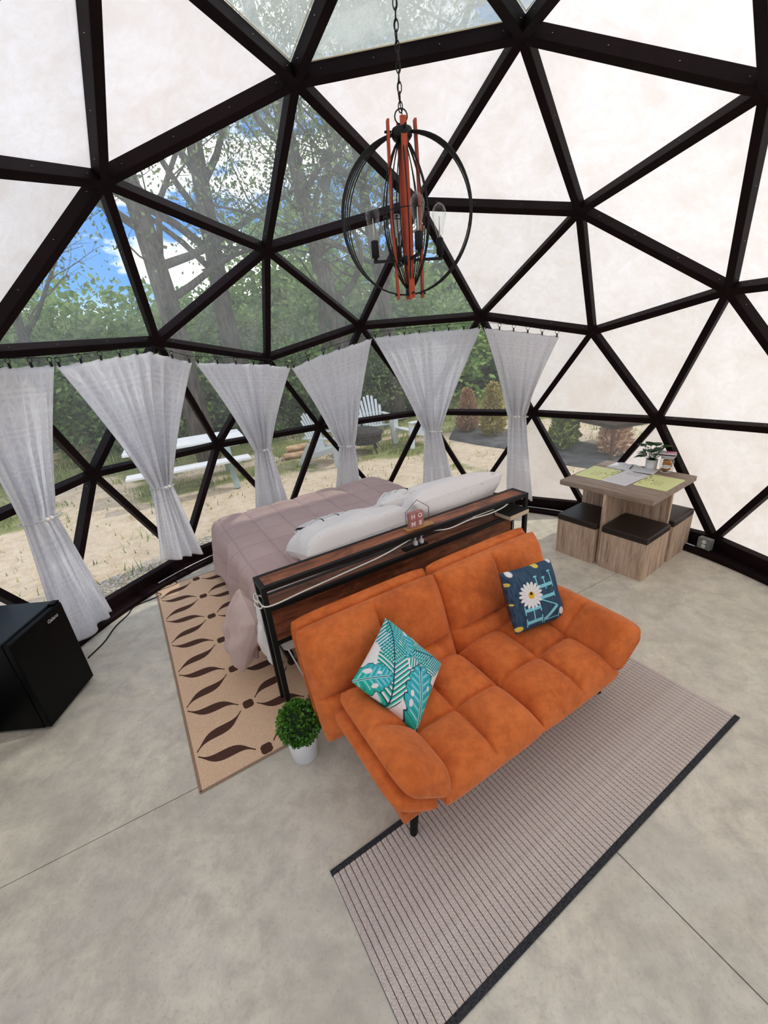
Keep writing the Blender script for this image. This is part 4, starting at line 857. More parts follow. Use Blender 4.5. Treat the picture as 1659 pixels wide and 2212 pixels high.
def scribble(mb, x0, x1, y, h, z, seed, w=0.0016):
    r = random.Random(seed); x = x0; pts = []
    while x < x1: pts.append((x, y + r.uniform(-h/2, h/2))); x += h*r.uniform(0.25, 0.55)
    for (a, b), (c, d) in zip(pts[:-1], pts[1:]):
        n = Vector((-(d-b), c-a)).normalized()*w; mb.add([(a+n.x, b+n.y, z), (a-n.x, b-n.y, z), (c-n.x, d-n.y, z), (c+n.x, d+n.y, z)], [(0,1,2,3)])
def placemat(cx, cy, rot, flip, label):
    p = thing('placemat', label, 'placemat', onT(cx, cy), TA + rot, 'lime green placemats')
    MB().prism(rrect(0.375, 0.272, 0.018), 0, 0.0018).build('mat', mat_y, p)
    s = 1 if flip else -1; mb = MB(); z = 0.0022
    # printing: block of curly lettering, a bee and flower sprigs (turned across the mat)
    for k in range(3): scribble(mb, -0.095, 0.03, 0.030*s - s*0.022*k*1.3, 0.014 if k else 0.022, z, 3+k)
    r = random.Random(9)
    for k in range(26):
        cx_, cy_ = r.uniform(-0.15, 0.16), s*r.uniform(-0.122, -0.085); a = r.uniform(0, PI); q = 0.009
        mb.add([(cx_ + q*math.cos(a + j*PI/3)*(1 if j % 2 else 0.45), cy_ + q*math.sin(a + j*PI/3)*(1 if j % 2 else 0.45), z) for j in range(6)], [(0,1,2,3,4,5)])
    mb.build('print', ink, p)
    MB().prism([(0.02 + 0.013*math.cos(a_*PI/5), s*-0.060 + 0.006*math.sin(a_*PI/5)) for a_ in range(10)], z, z+0.0003).build('bee_print', inkd, p)
placemat(-0.018, 0.259, 0.02, True, 'lime green printed placemat on the table side nearer the window')
placemat(0.043, -0.254, 0.0, False, 'lime green printed placemat on the table corner nearest the camera')
sh_ = thing('paper_sheet', 'white printed paper sheet lying between the two green placemats', 'paper', onT(-0.015, 0.005, 0.002), TA + rad(-3))
MB().box(-0.20, 0.20, -0.112, 0.112, 0, 0.0008).build('sheet', paper, sh_)
mb = MB()
for k in range(9): scribble(mb, -0.17, 0.05 if k % 3 else 0.0, 0.09 - k*0.022, 0.006, 0.0012, 20+k, 0.0008)
for k in range(5): scribble(mb, 0.09, 0.18, 0.05 - k*0.025, 0.018, 0.0012, 40+k, 0.0018)
mb.build('print', ink2, sh_)
ob_ = thing('open_book', 'open white guest book lying behind the printed sheet', 'book', onT(0.285, 0.17, 0.0), TA)
def page(sg):
    pts = []; n = 12
    for i in range(n+1): t = i/n; pts.append((t*0.125*sg, 0.004 + 0.016*math.sin(PI*min(1, t*1.05))**0.8*(1-t*0.6)))
    vs = [(z_x, y_, z_) if False else (y_, z_x, z_) for y_ in (-0.095, 0.095) for z_x, z_ in pts]; m_ = n+1
    mb = MB(); mb.add(vs, [(i, i+1, m_+i+1, m_+i) for i in range(n)]); mb.add([(v[0], v[1], 0.0005) for v in vs], [(m_+i, m_+i+1, i+1, i) for i in range(n)]); mb.add(vs[:m_] + [(v[0], v[1], 0.0005) for v in vs[:m_]], [(i, i+1, m_+i+1, m_+i) for i in range(n)]); mb.add(vs[m_:] + [(v[0], v[1], 0.0005) for v in vs[m_:]], [(m_+i, m_+i+1, i+1, i) for i in range(n)]); return mb
page(1).build('page_block', paper, ob_, True); page(-1).build('page_block', paper, ob_, True)
p2 = MB().box(-0.075, 0.075, -0.105, 0.105, 0, 0.006).build('notepad', paper, None, bevel=0.001); p2.location = onT(0.275, -0.02, 0.004); p2.rotation_euler = (0,0,TA+rad(5)); tag(p2, 'blank white notepad lying in front of the potted plant', 'notepad')
p3 = MB().box(-0.07, 0.07, -0.09, 0.09, 0, 0.003).build('brochure', plain('maroon_card', (0.16,0.05,0.07), 0.5), None); p3.location = onT(0.33, 0.05, 0.0); p3.rotation_euler = (0,0,TA+rad(25)); tag(p3, 'maroon brochure peeking out from under the notepad', 'brochure')
pen = thing('pen', 'black pen resting on the open book', 'pen', onT(0.262, 0.09, 0.017), TA + rad(12))
MB().tube([(-0.06,0,0.006),(0.055,0,0.006)], 0.0042, 8).build('barrel', M['matte_black'], pen, True); MB().tube([(0.055,0,0.006),(0.068,0,0.006)], [0.004,0.001], 8).build('tip', M['chrome'], pen, True)
pp = thing('potted_plant', 'small leafy green plant in a white pot on the table', 'plant', onT(0.375, -0.035), 0)
MB().lathe([(0.044,0),(0.047,0.003),(0.050,0.098),(0.046,0.098),(0.044,0.085)], 32).build('pot', plain('white_pot', (0.80,0.80,0.80), 0.4), pp, True)
MB().lathe([(0.005,0.082),(0.044,0.085),(0.005,0.088)], 20).build('soil', bpy.data.materials['dark_soil'], pp)
lf = leafmat('dark_green_leaf', [(0, (0.012,0.055,0.016)), (1, (0.028,0.10,0.032))], 0.3, 0.5, 0.1)
rr = random.Random(4)
for k in range(20):
    a = k*2.4; el = [0.55, 0.9, 1.25][k % 3] if k < 12 else 1.0 + 0.05*k - 0.6; L_ = rr.uniform(0.05, 0.095) if k < 12 else 0.13
    base = Vector((0.012*math.cos(a), 0.012*math.sin(a), 0.088)); d = Vector((math.cos(a)*math.cos(el), math.sin(a)*math.cos(el), math.sin(el))); tipst = base + d*L_
    sd_ = Vector((-math.sin(a), math.cos(a), 0)); upv = sd_.cross(d)*-1; mb = MB(); n = 8; ll, wl = 0.098, 0.042; vs = []
    dn = (d*0.7 + Vector((math.cos(a), math.sin(a), -0.25))*0.6).normalized()
    for i in range(n+1):
        t = i/n; w_ = wl*math.sin(PI*t**0.75)**0.9; c = tipst + dn*(ll*t) - Vector((0,0,0.03*t*t)); vs += [c + sd_*w_ + upv*w_*0.3, c, c - sd_*w_ + upv*w_*0.3]
    mb.add(vs, [f for i in range(n) for f in ((3*i,3*i+1,3*i+4,3*i+3),(3*i+1,3*i+2,3*i+5,3*i+4))]); lo = mb.build('leaf', lf, pp, True)
    MB().tube([base, lerp(base, tipst, 0.6), tipst + dn*0.01], 0.0022, 6).build('stem', lf, lo, True)
def glassmat():
    t = NT('clear_glass'); g = t.n('ShaderNodeBsdfGlossy'); g.inputs['Roughness'].default_value = 0.03; tp = t.n('ShaderNodeBsdfTransparent'); tp.inputs[0].default_value = (0.95,0.97,0.96,1); f = t.n('ShaderNodeLayerWeight'); f.inputs[0].default_value = 0.12; m = t.n('ShaderNodeMixShader'); t.l(f.outputs['Facing'], m.inputs[0]); t.l(tp.outputs[0], m.inputs[1]); t.l(g.outputs[0], m.inputs[2]); return t.done(m)
M['glass'] = glassmat()
jar = thing('cookie_jar', 'glass jar of golden cookies with a white oval label', 'jar', onT(0.375, -0.165), 0)
MB().lathe([(0.048,0.0),(0.055,0.006),(0.056,0.105),(0.050,0.122),(0.048,0.132)], 32).build('glass', M['glass'], jar, True)
MB().lathe([(0.050,0.130),(0.053,0.132),(0.053,0.150),(0.048,0.153)], 32).build('lid', plain('clear_grey_lid', (0.45,0.47,0.47), 0.25, 0.6), jar, True)
ck = noisy('cookie', (0.42,0.16,0.04), (0.62,0.30,0.10), 30, 0.8, 0.3); rr = random.Random(7)
ckm = MB().lathe([(0.006,-0.011),(0.020,-0.009),(0.026,0.0),(0.020,0.009),(0.006,0.011)], 14).mesh('cookie', True); ckm.materials.append(ck)
for k in range(22):
    o = bpy.data.objects.new('cookie', ckm); COL.objects.link(o); o.parent = jar; a = rr.uniform(0, 6.28); r_ = 0.026 if k % 4 else 0.006; o.location = (r_*math.cos(a), r_*math.sin(a), 0.017 + 0.098*(k/22)); o.rotation_euler = (rr.uniform(-0.5,0.5), rr.uniform(-0.5,0.5), 0)
# label faces the camera side
lv = []; ang0 = math.atan2(-2.24-1.42, -0.24-2.41)
for i in range(13):
    for j in range(2):
        a = ang0 + (i-6)*0.115; hh = 0.017*math.sqrt(max(0.03, 1 - ((i-6)/6.2)**2)); lv.append((0.0568*math.cos(a), 0.0568*math.sin(a), 0.062 + (hh if j else -hh)))
lb = MB().add(lv, [(2*i, 2*i+2, 2*i+3, 2*i+1) for i in range(12)]).build('label', paper, jar, True)
mb = MB(); rr = random.Random(2); pts = []
for i in range(20): a = ang0 + (i-10)*0.055; pts.append((0.0573*math.cos(a), 0.0573*math.sin(a), 0.062 + rr.uniform(-0.006, 0.007)))
mb.tube(pts, 0.0009, 5).build('script', inkd, lb)
bk = thing('card_stack', 'small stack of pink and dark cards on the jar lid', 'card stack', onT(0.378, -0.160, 0.1535), TA + rad(15))
MB().box(-0.05, 0.05, -0.065, 0.065, 0, 0.007).build('card_box', plain('white_card', (0.75,0.73,0.75), 0.6), bk, bevel=0.001); MB().box(-0.049, 0.049, -0.064, 0.064, 0.007, 0.018).build('dark_box', plain('maroon_black', (0.045,0.012,0.022), 0.5), bk, bevel=0.001); MB().box(-0.047, 0.047, -0.062, 0.062, 0.018, 0.026).build('pale_card', bpy.data.materials['white_card'], bk, bevel=0.001); MB().box(-0.02, 0.04, -0.06, 0.02, 0.026, 0.029).build('pink_card', plain('pink_card', (0.72,0.22,0.36), 0.5), bk)
# ------------------------------------------------------------------ chandelier
CX, CY = -0.02, 0.0
ch = thing('chandelier', 'black hoop chandelier with red wooden strips and clear bulbs', 'chandelier', (CX, CY, 0))
red = wood('red_stained_wood', (0.30,0.045,0.022), (0.50,0.085,0.035), (0.60,0.125,0.05), 5, 'Z', 0.5)
MB().lathe([(0.045,3.56),(0.06,3.57),(0.06,3.60)], 24).build('ceiling_cap', M['black_metal'], ch, True)
z = 2.965; k = 0
while z < 3.56:
    pts = []
    for j in range(14):
        a = 2*PI*j/14; x_, z_ = 0.0085*math.cos(a), 0.019*math.sin(a); pts.append((x_, 0, z+z_) if k % 2 == 0 else (0, x_, z+z_))
    MB().tube(pts, 0.0024, 6, True).build('chain_link', M['black_metal'], ch, True); z += 0.031; k += 1
MB().tube([(0.006*math.cos(i*0.7), 0.006*math.sin(i*0.7), 2.93 + i*0.02) for i in range(32)], 0.0025, 6).build('lamp_cord', M['black_metal'], ch, True)
MB().tube([(0.026*math.cos(2*PI*j/20), 0, 2.935 + 0.026*math.sin(2*PI*j/20)) for j in range(20)], 0.0028, 8, True).build('top_ring', M['black_metal'], ch, True)
MB().lathe([(0.012,2.905),(0.040,2.895),(0.043,2.89),(0.043,2.868),(0.036,2.858),(0.012,2.853)], 28).build('collar', M['black_metal'], ch, True)
# four bowed wooden strips
for q in range(4):
    a = rad(8) + q*PI/2; d = Vector((math.cos(a), math.sin(a), 0)); s = Vector((-math.sin(a), math.cos(a), 0)); mb = MB(); n = 14; vs = []
    for i in range(n+1):
        t = i/n; zz_ = lerp(2.925 - (0.0 if q != 3 else 0), 2.255, t); r_ = (0.058 if q % 2 == 0 else 0.034) + 0.006*math.sin(PI*t)
        for du, dw in ((-0.005,-0.013),(0.005,-0.013),(0.005,0.013),(-0.005,0.013)): vs.append(d*(r_+du) + s*dw + Vector((0,0,zz_)))
    fs = [(4*i+j, 4*i+(j+1) % 4, 4*i+4+(j+1) % 4, 4*i+4+j) for i in range(n) for j in range(4)] + [(3,2,1,0), (4*n,4*n+1,4*n+2,4*n+3)]
    st_ = mb.add(vs, fs).build('wood_strip', red, ch)
    for zz_ in (2.885, 2.275): MB().tube([d*0.045 + Vector((0,0,zz_)), d*0.074 + Vector((0,0,zz_))], 0.005, 8).build('bolt', M['black_metal'], st_)
# hoops: vertical rings fanned about the axis
for q in range(6):
    a = rad(-26 + q*5.2); d = Vector((math.cos(a), math.sin(a), 0)); R_ = 0.288
    MB().tube([d*(R_*math.cos(2*PI*j/72)) + Vector((0,0,2.578 + R_*1.06*math.sin(2*PI*j/72))) for j in range(72)], 0.0029, 6, True).build('hoop', M['black_metal'], ch, True)
# inner wire basket
for q in range(18):
    a = 2*PI*(q+0.5)/18; d = Vector((math.cos(a), math.sin(a), 0)); MB().tube([d*(0.014 + 0.088*math.sin(PI*min(1, t_/20))**0.75) + Vector((0,0,2.862 - 0.565*t_/20)) for t_ in range(21)], 0.0026, 6).build('cage_wire', M['black_metal'], ch, True)
MB().tube([(0.100*math.cos(2*PI*j/40), 0.100*math.sin(2*PI*j/40), 2.60) for j in range(40)], 0.0022, 6, True).build('cage_band', M['black_metal'], ch, True)
MB().lathe([(0.012,2.265),(0.020,2.27),(0.020,2.30),(0.012,2.305)], 16).build('finial', M['black_metal'], ch, True)
MB().lathe([(0.03,2.40),(0.034,2.405),(0.034,2.425),(0.03,2.43)], 20).build('arm_hub', M['black_metal'], ch, True)
MB().tube([(0,0,2.30),(0,0,2.86)], 0.008, 10).build('stem', red, ch)
def bulb_mesh():
    return MB().lathe([(0.011,0.0),(0.013,0.012),(0.019,0.04),(0.028,0.072),(0.0315,0.092),(0.030,0.108),(0.022,0.124),(0.010,0.134),(0.003,0.137)], 24).mesh('bulb', True)
bm_ = bulb_mesh(); bm_.materials.append(M['glass']); fil = plain('filament_support', (0.8,0.76,0.66), 0.4)
for q in range(4):
    a = rad(8) + q*PI/2 + rad(4); d = Vector((math.cos(a), math.sin(a), 0)); e_ = d*0.155
    arm = MB().bar((d*0.03) + Vector((0,0,2.415)), d*0.165 + Vector((0,0,2.415)), 0.012, 0.012).build('arm', M['black_metal'], ch, bevel=0.001)
    MB().lathe([(0.008,2.42),(0.008,2.43),(0.0165,2.431),(0.0165,2.495),(0.012,2.498)], 18, (e_.x, e_.y, 0)).build('socket', M['matte_black'], arm, True)
    b_ = bpy.data.objects.new('bulb', bm_); COL.objects.link(b_); b_.parent = ch; b_.location = (e_.x, e_.y, 2.497)
    MB().tube([(0,0,0.005),(0,0,0.085)], [0.004,0.0015], 6).build('filament', fil, b_, True)
# ------------------------------------------------------------------ outdoors
G0 = -0.08
rng = np.random.default_rng(21)
_w = [(rng.uniform(-2.6, 2.6), rng.uniform(-2.6, 2.6), rng.uniform(0, 6), rng.uniform(0.5, 1)) for _ in range(14)]
_w2 = [(rng.uniform(-9, 9), rng.uniform(-9, 9), rng.uniform(0, 6), rng.uniform(0.5, 1)) for _ in range(14)]
def nz(x, y, w=_w): return sum(a*np.sin(fx*x + fy*y + p) for fx, fy, p, a in w)/6.0
def grass_mask(x, y):
    d = np.hypot(x, y); right = smooth01(x - 0.12*y, 0.6, 2.2)
    return np.clip(smooth01(nz(x, y) + 0.5*nz(x, y, _w2) + (d - 6.6)*0.26 - right*smooth01(11 - d, 0, 4)*0.9, -0.35, 0.75), 0, 1)
def ground_h(x, y):
    d = np.hypot(x, y); return G0 + 0.03*nz(x*0.6, y*0.6)*smooth01(d, 3.2, 5) + 0.16*np.exp(-(((x+3.75)/0.55)**2 + ((y-1.0)/0.7)**2)) + 0.5*smooth01(d, 9, 40)
rr_ = np.concatenate([np.linspace(2.93, 9, 150), np.linspace(9.1, 20, 60), np.geomspace(20.5, 90, 30)]); aa = np.linspace(0, 2*PI, 481)
Rg, Ag = np.meshgrid(rr_, aa, indexing='ij'); Xg, Yg = Rg*np.cos(Ag), Rg*np.sin(Ag); Zg = ground_h(Xg, Yg)
gm_ = grass_mask(Xg, Yg).reshape(-1, 1)
gme = np_mesh('ground', np.stack([Xg, Yg, Zg], -1).reshape(-1, 3), grid_faces(len(rr_), len(aa)), None, True, np.repeat(gm_, 3, 1))
def groundmat():
    t = NT('sandy_lawn'); v = t.coord('Object', (1,1,1)); a = t.n('ShaderNodeAttribute'); a.attribute_name = 'print'; f = t.noise(v, 7, 6, 0.7); g = t.noise(v, 45, 4, 0.7); h = t.noise(v, 1.1, 4)
    sand = t.ramp(f, [(0.3, (0.54,0.40,0.26)), (0.5, (0.70,0.56,0.40)), (0.7, (0.80,0.68,0.52))]); sand = t.mix(t.ramp(g, [(0.3,(0.5,0.5,0.5)),(0.5,(0,0,0))]), sand, (0.36,0.26,0.16))
    gr = t.ramp(f, [(0.3, (0.14,0.17,0.05)), (0.55, (0.28,0.29,0.11)), (0.75, (0.42,0.40,0.19))]); m = t.math('ADD', a.outputs['Fac'], t.math('MULTIPLY', t.math('SUBTRACT', g, 0.5), 1.2))
    c = t.mix(t.ramp(m, [(0.35,(0,0,0)),(0.65,(1,1,1))]), sand, gr); p = t.principled(c, 0.95, 0.1); t.bump(g, p, 0.6, 0.03); return t.done(p)
gr_o = obj('ground', gme, groundmat()); tag(gr_o, 'sandy ground with patches of grass outside the dome', None, None, 'structure')
# gravel apron
n = 2600; a_ = rng.uniform(rad(118), rad(160), n); r_ = rng.uniform(3.05, 3.75, n); px_, py_ = r_*np.cos(a_), r_*np.sin(a_); pz = ground_h(px_, py_)
oct_ = np.array([[1,0,0],[-1,0,0],[0,1,0],[0,-1,0],[0,0,.7],[0,0,-.7]]); of = np.array([[0,2,4],[2,1,4],[1,3,4],[3,0,4],[2,0,5],[1,2,5],[3,1,5],[0,3,5]])
sc_ = rng.uniform(0.008, 0.02, (n, 1, 1))*rng.uniform(0.7, 1.3, (n, 1, 3)); V = (oct_[None]*sc_ + np.stack([px_, py_, pz+0.004], -1)[:, None]).reshape(-1, 3); F = (of[None] + (np.arange(n)*6)[:, None, None]).reshape(-1, 3)
gv = NT('gravel'); gg = gv.n('ShaderNodeNewGeometry'); gvm = gv.done(gv.principled(gv.ramp(gg.outputs['Random Per Island'], [(0,(0.42,0.34,0.27)),(0.5,(0.60,0.54,0.48)),(1,(0.75,0.72,0.68))]), 0.9, 0.2))
tag(obj('gravel', np_mesh('gravel', V, F, None, False), gvm), 'pale gravel strip on the ground along the dome foot', 'gravel', None, 'stuff')
# grass blades
n = 150000; gx = rng.uniform(-11, 6, n); gy = rng.uniform(1.0, 17, n); d = np.hypot(gx, gy); mk = np.maximum(grass_mask(gx, gy), 0.20); clump = smooth01(nz(gx*2.2, gy*2.2), -0.1, 0.7)
fd = (gx-1.3)*0.828 + (gy-6.75)*0.56; fa = (gx-1.3)*0.56 - (gy-6.75)*0.828
keep = (d > 3.15) & ~((fd > -0.25) & (fd < 1.55) & (fa > -0.6) & (fa < 4.6)) & (rng.uniform(0, 1, n) < mk*(0.15 + 0.85*clump)*np.clip(9/d, 0.25, 1)) ; gx, gy = gx[keep], gy[keep]; d = d[keep]; n = len(gx); gz = ground_h(gx, gy)
L_ = rng.uniform(0.04, 0.13, n)*(1 + 0.6*smooth01(d, 6, 12))*(0.6 + 0.8*clump[keep]); th = rng.uniform(0, 2*PI, n); ln = rng.uniform(0.1, 0.9, n); w_ = rng.uniform(0.004, 0.009, n)*(1 + d/14)
b = np.stack([gx, gy, gz], -1); s_ = np.stack([-np.sin(th), np.cos(th), 0*th], -1)*w_[:, None]; tip = b + np.stack([np.cos(th)*ln*L_, np.sin(th)*ln*L_, L_], -1)
V = np.stack([b - s_, b + s_, tip], 1).reshape(-1, 3); F = np.arange(3*n).reshape(-1, 3)
M['blade'] = leafmat('grass_blade', [(0,(0.10,0.17,0.03)),(0.5,(0.25,0.33,0.08)),(0.8,(0.45,0.46,0.18)),(1,(0.60,0.52,0.28))], 0.7, 0.2, 0.35)
tag(obj('grass', np_mesh('grass', V, F, None, False), M['blade']), 'patchy green and straw coloured grass outside the dome', 'grass', None, 'stuff')
# ---- trees
M['bark'] = noisy('grey_brown_bark', (0.055,0.045,0.036), (0.15,0.125,0.10), 7, 0.95, 0.8, 7, 0.05, 0.1, 'Object', (2.5,2.5,0.5))
M['leaf_grey'] = leafmat('grey_green_leaf', [(0,(0.10,0.15,0.055)),(0.5,(0.20,0.27,0.11)),(1,(0.36,0.42,0.19))], 0.7, 0.2, 0.4)
M['leaf_mid'] = leafmat('mid_green_leaf', [(0,(0.08,0.14,0.04)),(0.5,(0.17,0.27,0.08)),(1,(0.32,0.44,0.15))], 0.7, 0.2, 0.4)
M['leaf_bright'] = leafmat('fresh_green_leaf', [(0,(0.12,0.22,0.05)),(0.5,(0.26,0.40,0.10)),(1,(0.44,0.58,0.20))], 0.7, 0.2, 0.45)
def tree(name, label, base, height, r0, seed, leaf, nleaf, lean=(0,0), first=0.28, group='trees beyond the clear panes', lsize=0.10, spread=0.42, fork=False):
    R = random.Random(seed); root = thing(name, label, 'tree', base, 0, group); wood_ = MB(); tips = []
    def branch(p, d, L, r, depth):
        n = 7 if depth == 0 else 5; pts = [Vector(p)]; rs = [r]; dd = Vector(d).normalized(); end_r = r*(0.35 if depth < 2 else 0.3)
        for i in range(1, n+1):
            wob = 0.10 if depth == 0 else 0.30
            dd = (dd + Vector((R.uniform(-wob, wob), R.uniform(-wob, wob), R.uniform(-wob*0.4, wob*0.5)))).normalized(); pts.append(pts[-1] + dd*(L/n)); rs.append(lerp(r, end_r, i/n))
        wood_.tube(pts, rs, 10 if depth == 0 else 6 if depth == 1 else 4)
        if depth >= 2: tips.extend(pts[1:])
        if depth == 1: tips.extend(pts[3:])
        if depth < 3:
            kids = (17, 6, 4)[depth]
            for k in range(kids):
                f = lerp(first if depth == 0 else 0.3, 1.0, (k + R.random()*0.7)/kids); i = min(int(f*n), n-1); q = lerp(pts[i], pts[i+1], f*n - i); a = R.uniform(0, 2*PI); up = R.uniform(0.0, 0.75)
                nd = Vector((math.cos(a), math.sin(a), up)); nd = (nd + dd*0.35).normalized(); branch(q, nd, L*((0.40, 0.50, 0.48)[depth])*R.uniform(0.7, 1.25)*(1.15 - 0.5*f if depth == 0 else 1), max(0.006, lerp(rs[i], rs[i+1], 0.5)*R.uniform(0.30, 0.5)), depth+1)
    branch((0,0,0), (lean[0], lean[1], 1), height, r0, 0)
    if fork: branch((0.1,0,height*0.12), (-lean[0] + 0.28, 0.1, 1), height*0.8, r0*0.6, 0)
    wood_.build('trunk', M['bark'], root, True)
    g = np.random.default_rng(seed); T_ = np.array([tuple(t) for t in tips]); idx = g.integers(0, len(T_), nleaf); P = T_[idx] + g.normal(size=(nleaf, 3))*spread*np.array([1,1,0.7])
    V, F = leaf_cloud(P, g.normal(size=(nleaf, 3)), lsize, g, 0.55, 0.2, 0.6); o = obj('foliage', np_mesh('foliage', V, F, None, False), leaf, root); o['kind'] = 'stuff'; return root
def gz_(x, y): return float(ground_h(np.array(x), np.array(y))) - 0.04
def at(x, y): return (x, y, gz_(x, y))
tree('tree', 'tall grey trunked tree behind the picnic table, seen through left panes', at(-3.95,6.9), 10.5, 0.26, 3, M['leaf_grey'], 7500, (0.02,0.0), 0.26)
tree('tree', 'stout leaning tree behind the bed, seen left of the central upright beam', at(-3.3,8.5), 11, 0.25, 8, M['leaf_grey'], 7500, (-0.03,0.0), 0.30)
tree('tree', 'forked grey tree rising behind the fire pit and chandelier', at(-0.75,9.0), 11, 0.24, 12, M['leaf_grey'], 7500, (-0.05,0.0), 0.25, fork=True)
tree('tree', 'slim tree rising between the two stout trunks and forked tree', at(-1.75,11.2), 10, 0.13, 15, M['leaf_grey'], 9000, (0.03,0.0), 0.3)
tree('tree', 'dark trunked tree behind the white garden chair', at(0.42,9.6), 9, 0.20, 18, M['leaf_mid'], 12000, (0.04,0), 0.32)
tree('tree', 'tree trunk on the grassy bank above the brown shrubs', at(4.0,15.6), 10, 0.22, 24, M['leaf_mid'], 9000, (0.0,0), 0.35)
tree('tree', 'sparse branching tree at far left against the blue sky', at(-8.6,9.2), 7.5, 0.15, 31, M['leaf_mid'], 2600, (0.18,-0.02), 0.3)
# ---- bushes: three kinds, copied along the woodland edge
def bush_proto(name, r, h, seed, leaf, n, lsize):
    root = empty(name); g = np.random.default_rng(seed); nb = 16; cs = np.stack([g.normal(size=nb)*r*0.42, g.normal(size=nb)*r*0.42, g.uniform(0.12, 0.86, nb)*h], -1); rs = g.uniform(0.30, 0.55, nb)*r
    k = g.integers(0, nb, n); dv = g.normal(size=(n, 3)); dv /= np.linalg.norm(dv, axis=1, keepdims=True); P = cs[k] + dv*(rs[k]*g.uniform(0.6, 1.05, n))[:, None]; P[:, 2] = np.maximum(P[:, 2], 0.03)
    V, F = leaf_cloud(P, dv, lsize, g, 0.6, 0.25, 0.7); o = obj('foliage', np_mesh('foliage', V, F, None, False), leaf, root); o['kind'] = 'stuff'
    mb = MB(); R = random.Random(seed)
    for i in range(nb): mb.tube([(R.uniform(-.15,.15)*r, R.uniform(-.15,.15)*r, -0.1), tuple(cs[i]*0.55 + np.array([0,0,0.1])), tuple(cs[i])], [0.03*r, 0.018*r, 0.006*r], 5)
    mb.build('stems', M['bark'], root); return root
protos = [bush_proto('bush', 1.6, 2.6, 41, M['leaf_mid'], 9000, 0.13), bush_proto('bush', 1.9, 3.2, 42, M['leaf_bright'], 9000, 0.14), bush_proto('bush', 1.5, 2.4, 43, M['leaf_grey'], 8000, 0.12)]
spots = []
R = random.Random(77)
for ring, (dist, cnt, sc0) in enumerate(((13.0, 15, 1.0), (17.5, 15, 1.45), (24.0, 14, 2.2))):
    for k in range(cnt):
        az = rad(lerp(48, 146, (k + R.uniform(0.2, 0.8))/cnt)); dd = dist*R.uniform(0.92, 1.1)
        if ring == 0 and 48 < math.degrees(az) < 76: dd += 4
        spots.append((dd*math.cos(az) - 0.24, dd*math.sin(az) - 2.24, sc0*R.uniform(0.8, 1.2), ring))
used = [0, 0, 0]
kindl = ['dense mid green bush at the woodland edge beyond the lawn', 'fresh bright green bush at the woodland edge beyond the lawn', 'grey green bush at the woodland edge beyond the lawn']
for i, (x, y, s_, ring) in enumerate(spots):
    k = R.choice((0, 1, 1, 2)) if ring else R.choice((0, 1, 2)); o = protos[k] if not used[k] else copy_tree(protos[k]); used[k] += 1
    o.location = at(x, y); o.rotation_euler = (0, 0, R.uniform(0, 6.28)); o.scale = (s_*R.uniform(0.9, 1.2), s_*R.uniform(0.9, 1.2), s_*R.uniform(0.8, 1.1)); tag(o, kindl[k], 'bush', ['dense mid green bushes', 'fresh green bushes', 'grey green bushes'][k])
con = thing('conifer', 'dark spruce tip showing at the lower right of the clear panes', 'tree', at(4.3,19.0))
MB().tube([(0,0,0),(0,0,6.6)], [0.16, 0.02], 8).build('trunk', M['bark'], con, True)
g = np.random.default_rng(6); n = 9000; t_ = g.uniform(0, 1, n)**0.8; a_ = g.uniform(0, 2*PI, n); r_ = (1-t_)*1.7*g.uniform(0.3, 1, n)*(0.75 + 0.25*np.sin(t_*60)); P = np.stack([r_*np.cos(a_), r_*np.sin(a_), 0.6 + t_*6.1 - r_*0.25], -1); nd = np.stack([np.cos(a_), np.sin(a_), -0.2+0*a_], -1)
V, F = leaf_cloud(P, nd, 0.16, g, 0.25, 0.2, 0.4); M['spruce'] = leafmat('spruce_needles', [(0,(0.03,0.06,0.03)),(1,(0.09,0.14,0.07))], 0.8, 0.15, 0.2); o = obj('foliage', np_mesh('foliage', V, F, None, False), M['spruce'], con); o['kind'] = 'stuff'
# ---- arborvitae shrubs on weed fabric
fab = MB(); near_ = [(1.30,6.75),(1.75,6.1),(2.18,5.63),(2.45,5.0),(2.76,4.40),(3.15,3.9),(3.6,3.35)]; far_ = [(1.75,8.2),(2.5,7.5),(3.1,6.8),(3.5,6.0),(3.85,5.3),(4.3,4.7),(4.8,4.1)]
nn = len(near_); pts3 = []
for j in range(7):
    for (ax, ay), (bx_, by_) in zip(near_, far_): x, y = lerp(ax, bx_, j/6), lerp(ay, by_, j/6); pts3.append((x, y, gz_(x, y) + 0.055 + 0.012*math.sin(7*x + 5*y)))
fab.add(pts3, [(j*nn+i, j*nn+i+1, (j+1)*nn+i+1, (j+1)*nn+i) for j in range(6) for i in range(nn-1)])
fo = fab.build('weed_fabric', noisy('grey_landscape_fabric', (0.075,0.072,0.072), (0.14,0.135,0.135), 5, 0.9, 0.3), None, True); so = fo.modifiers.new('t', 'SOLIDIFY'); so.thickness = 0.006
tag(fo, 'dark grey landscape fabric laid under the row of shrubs', 'ground cloth')
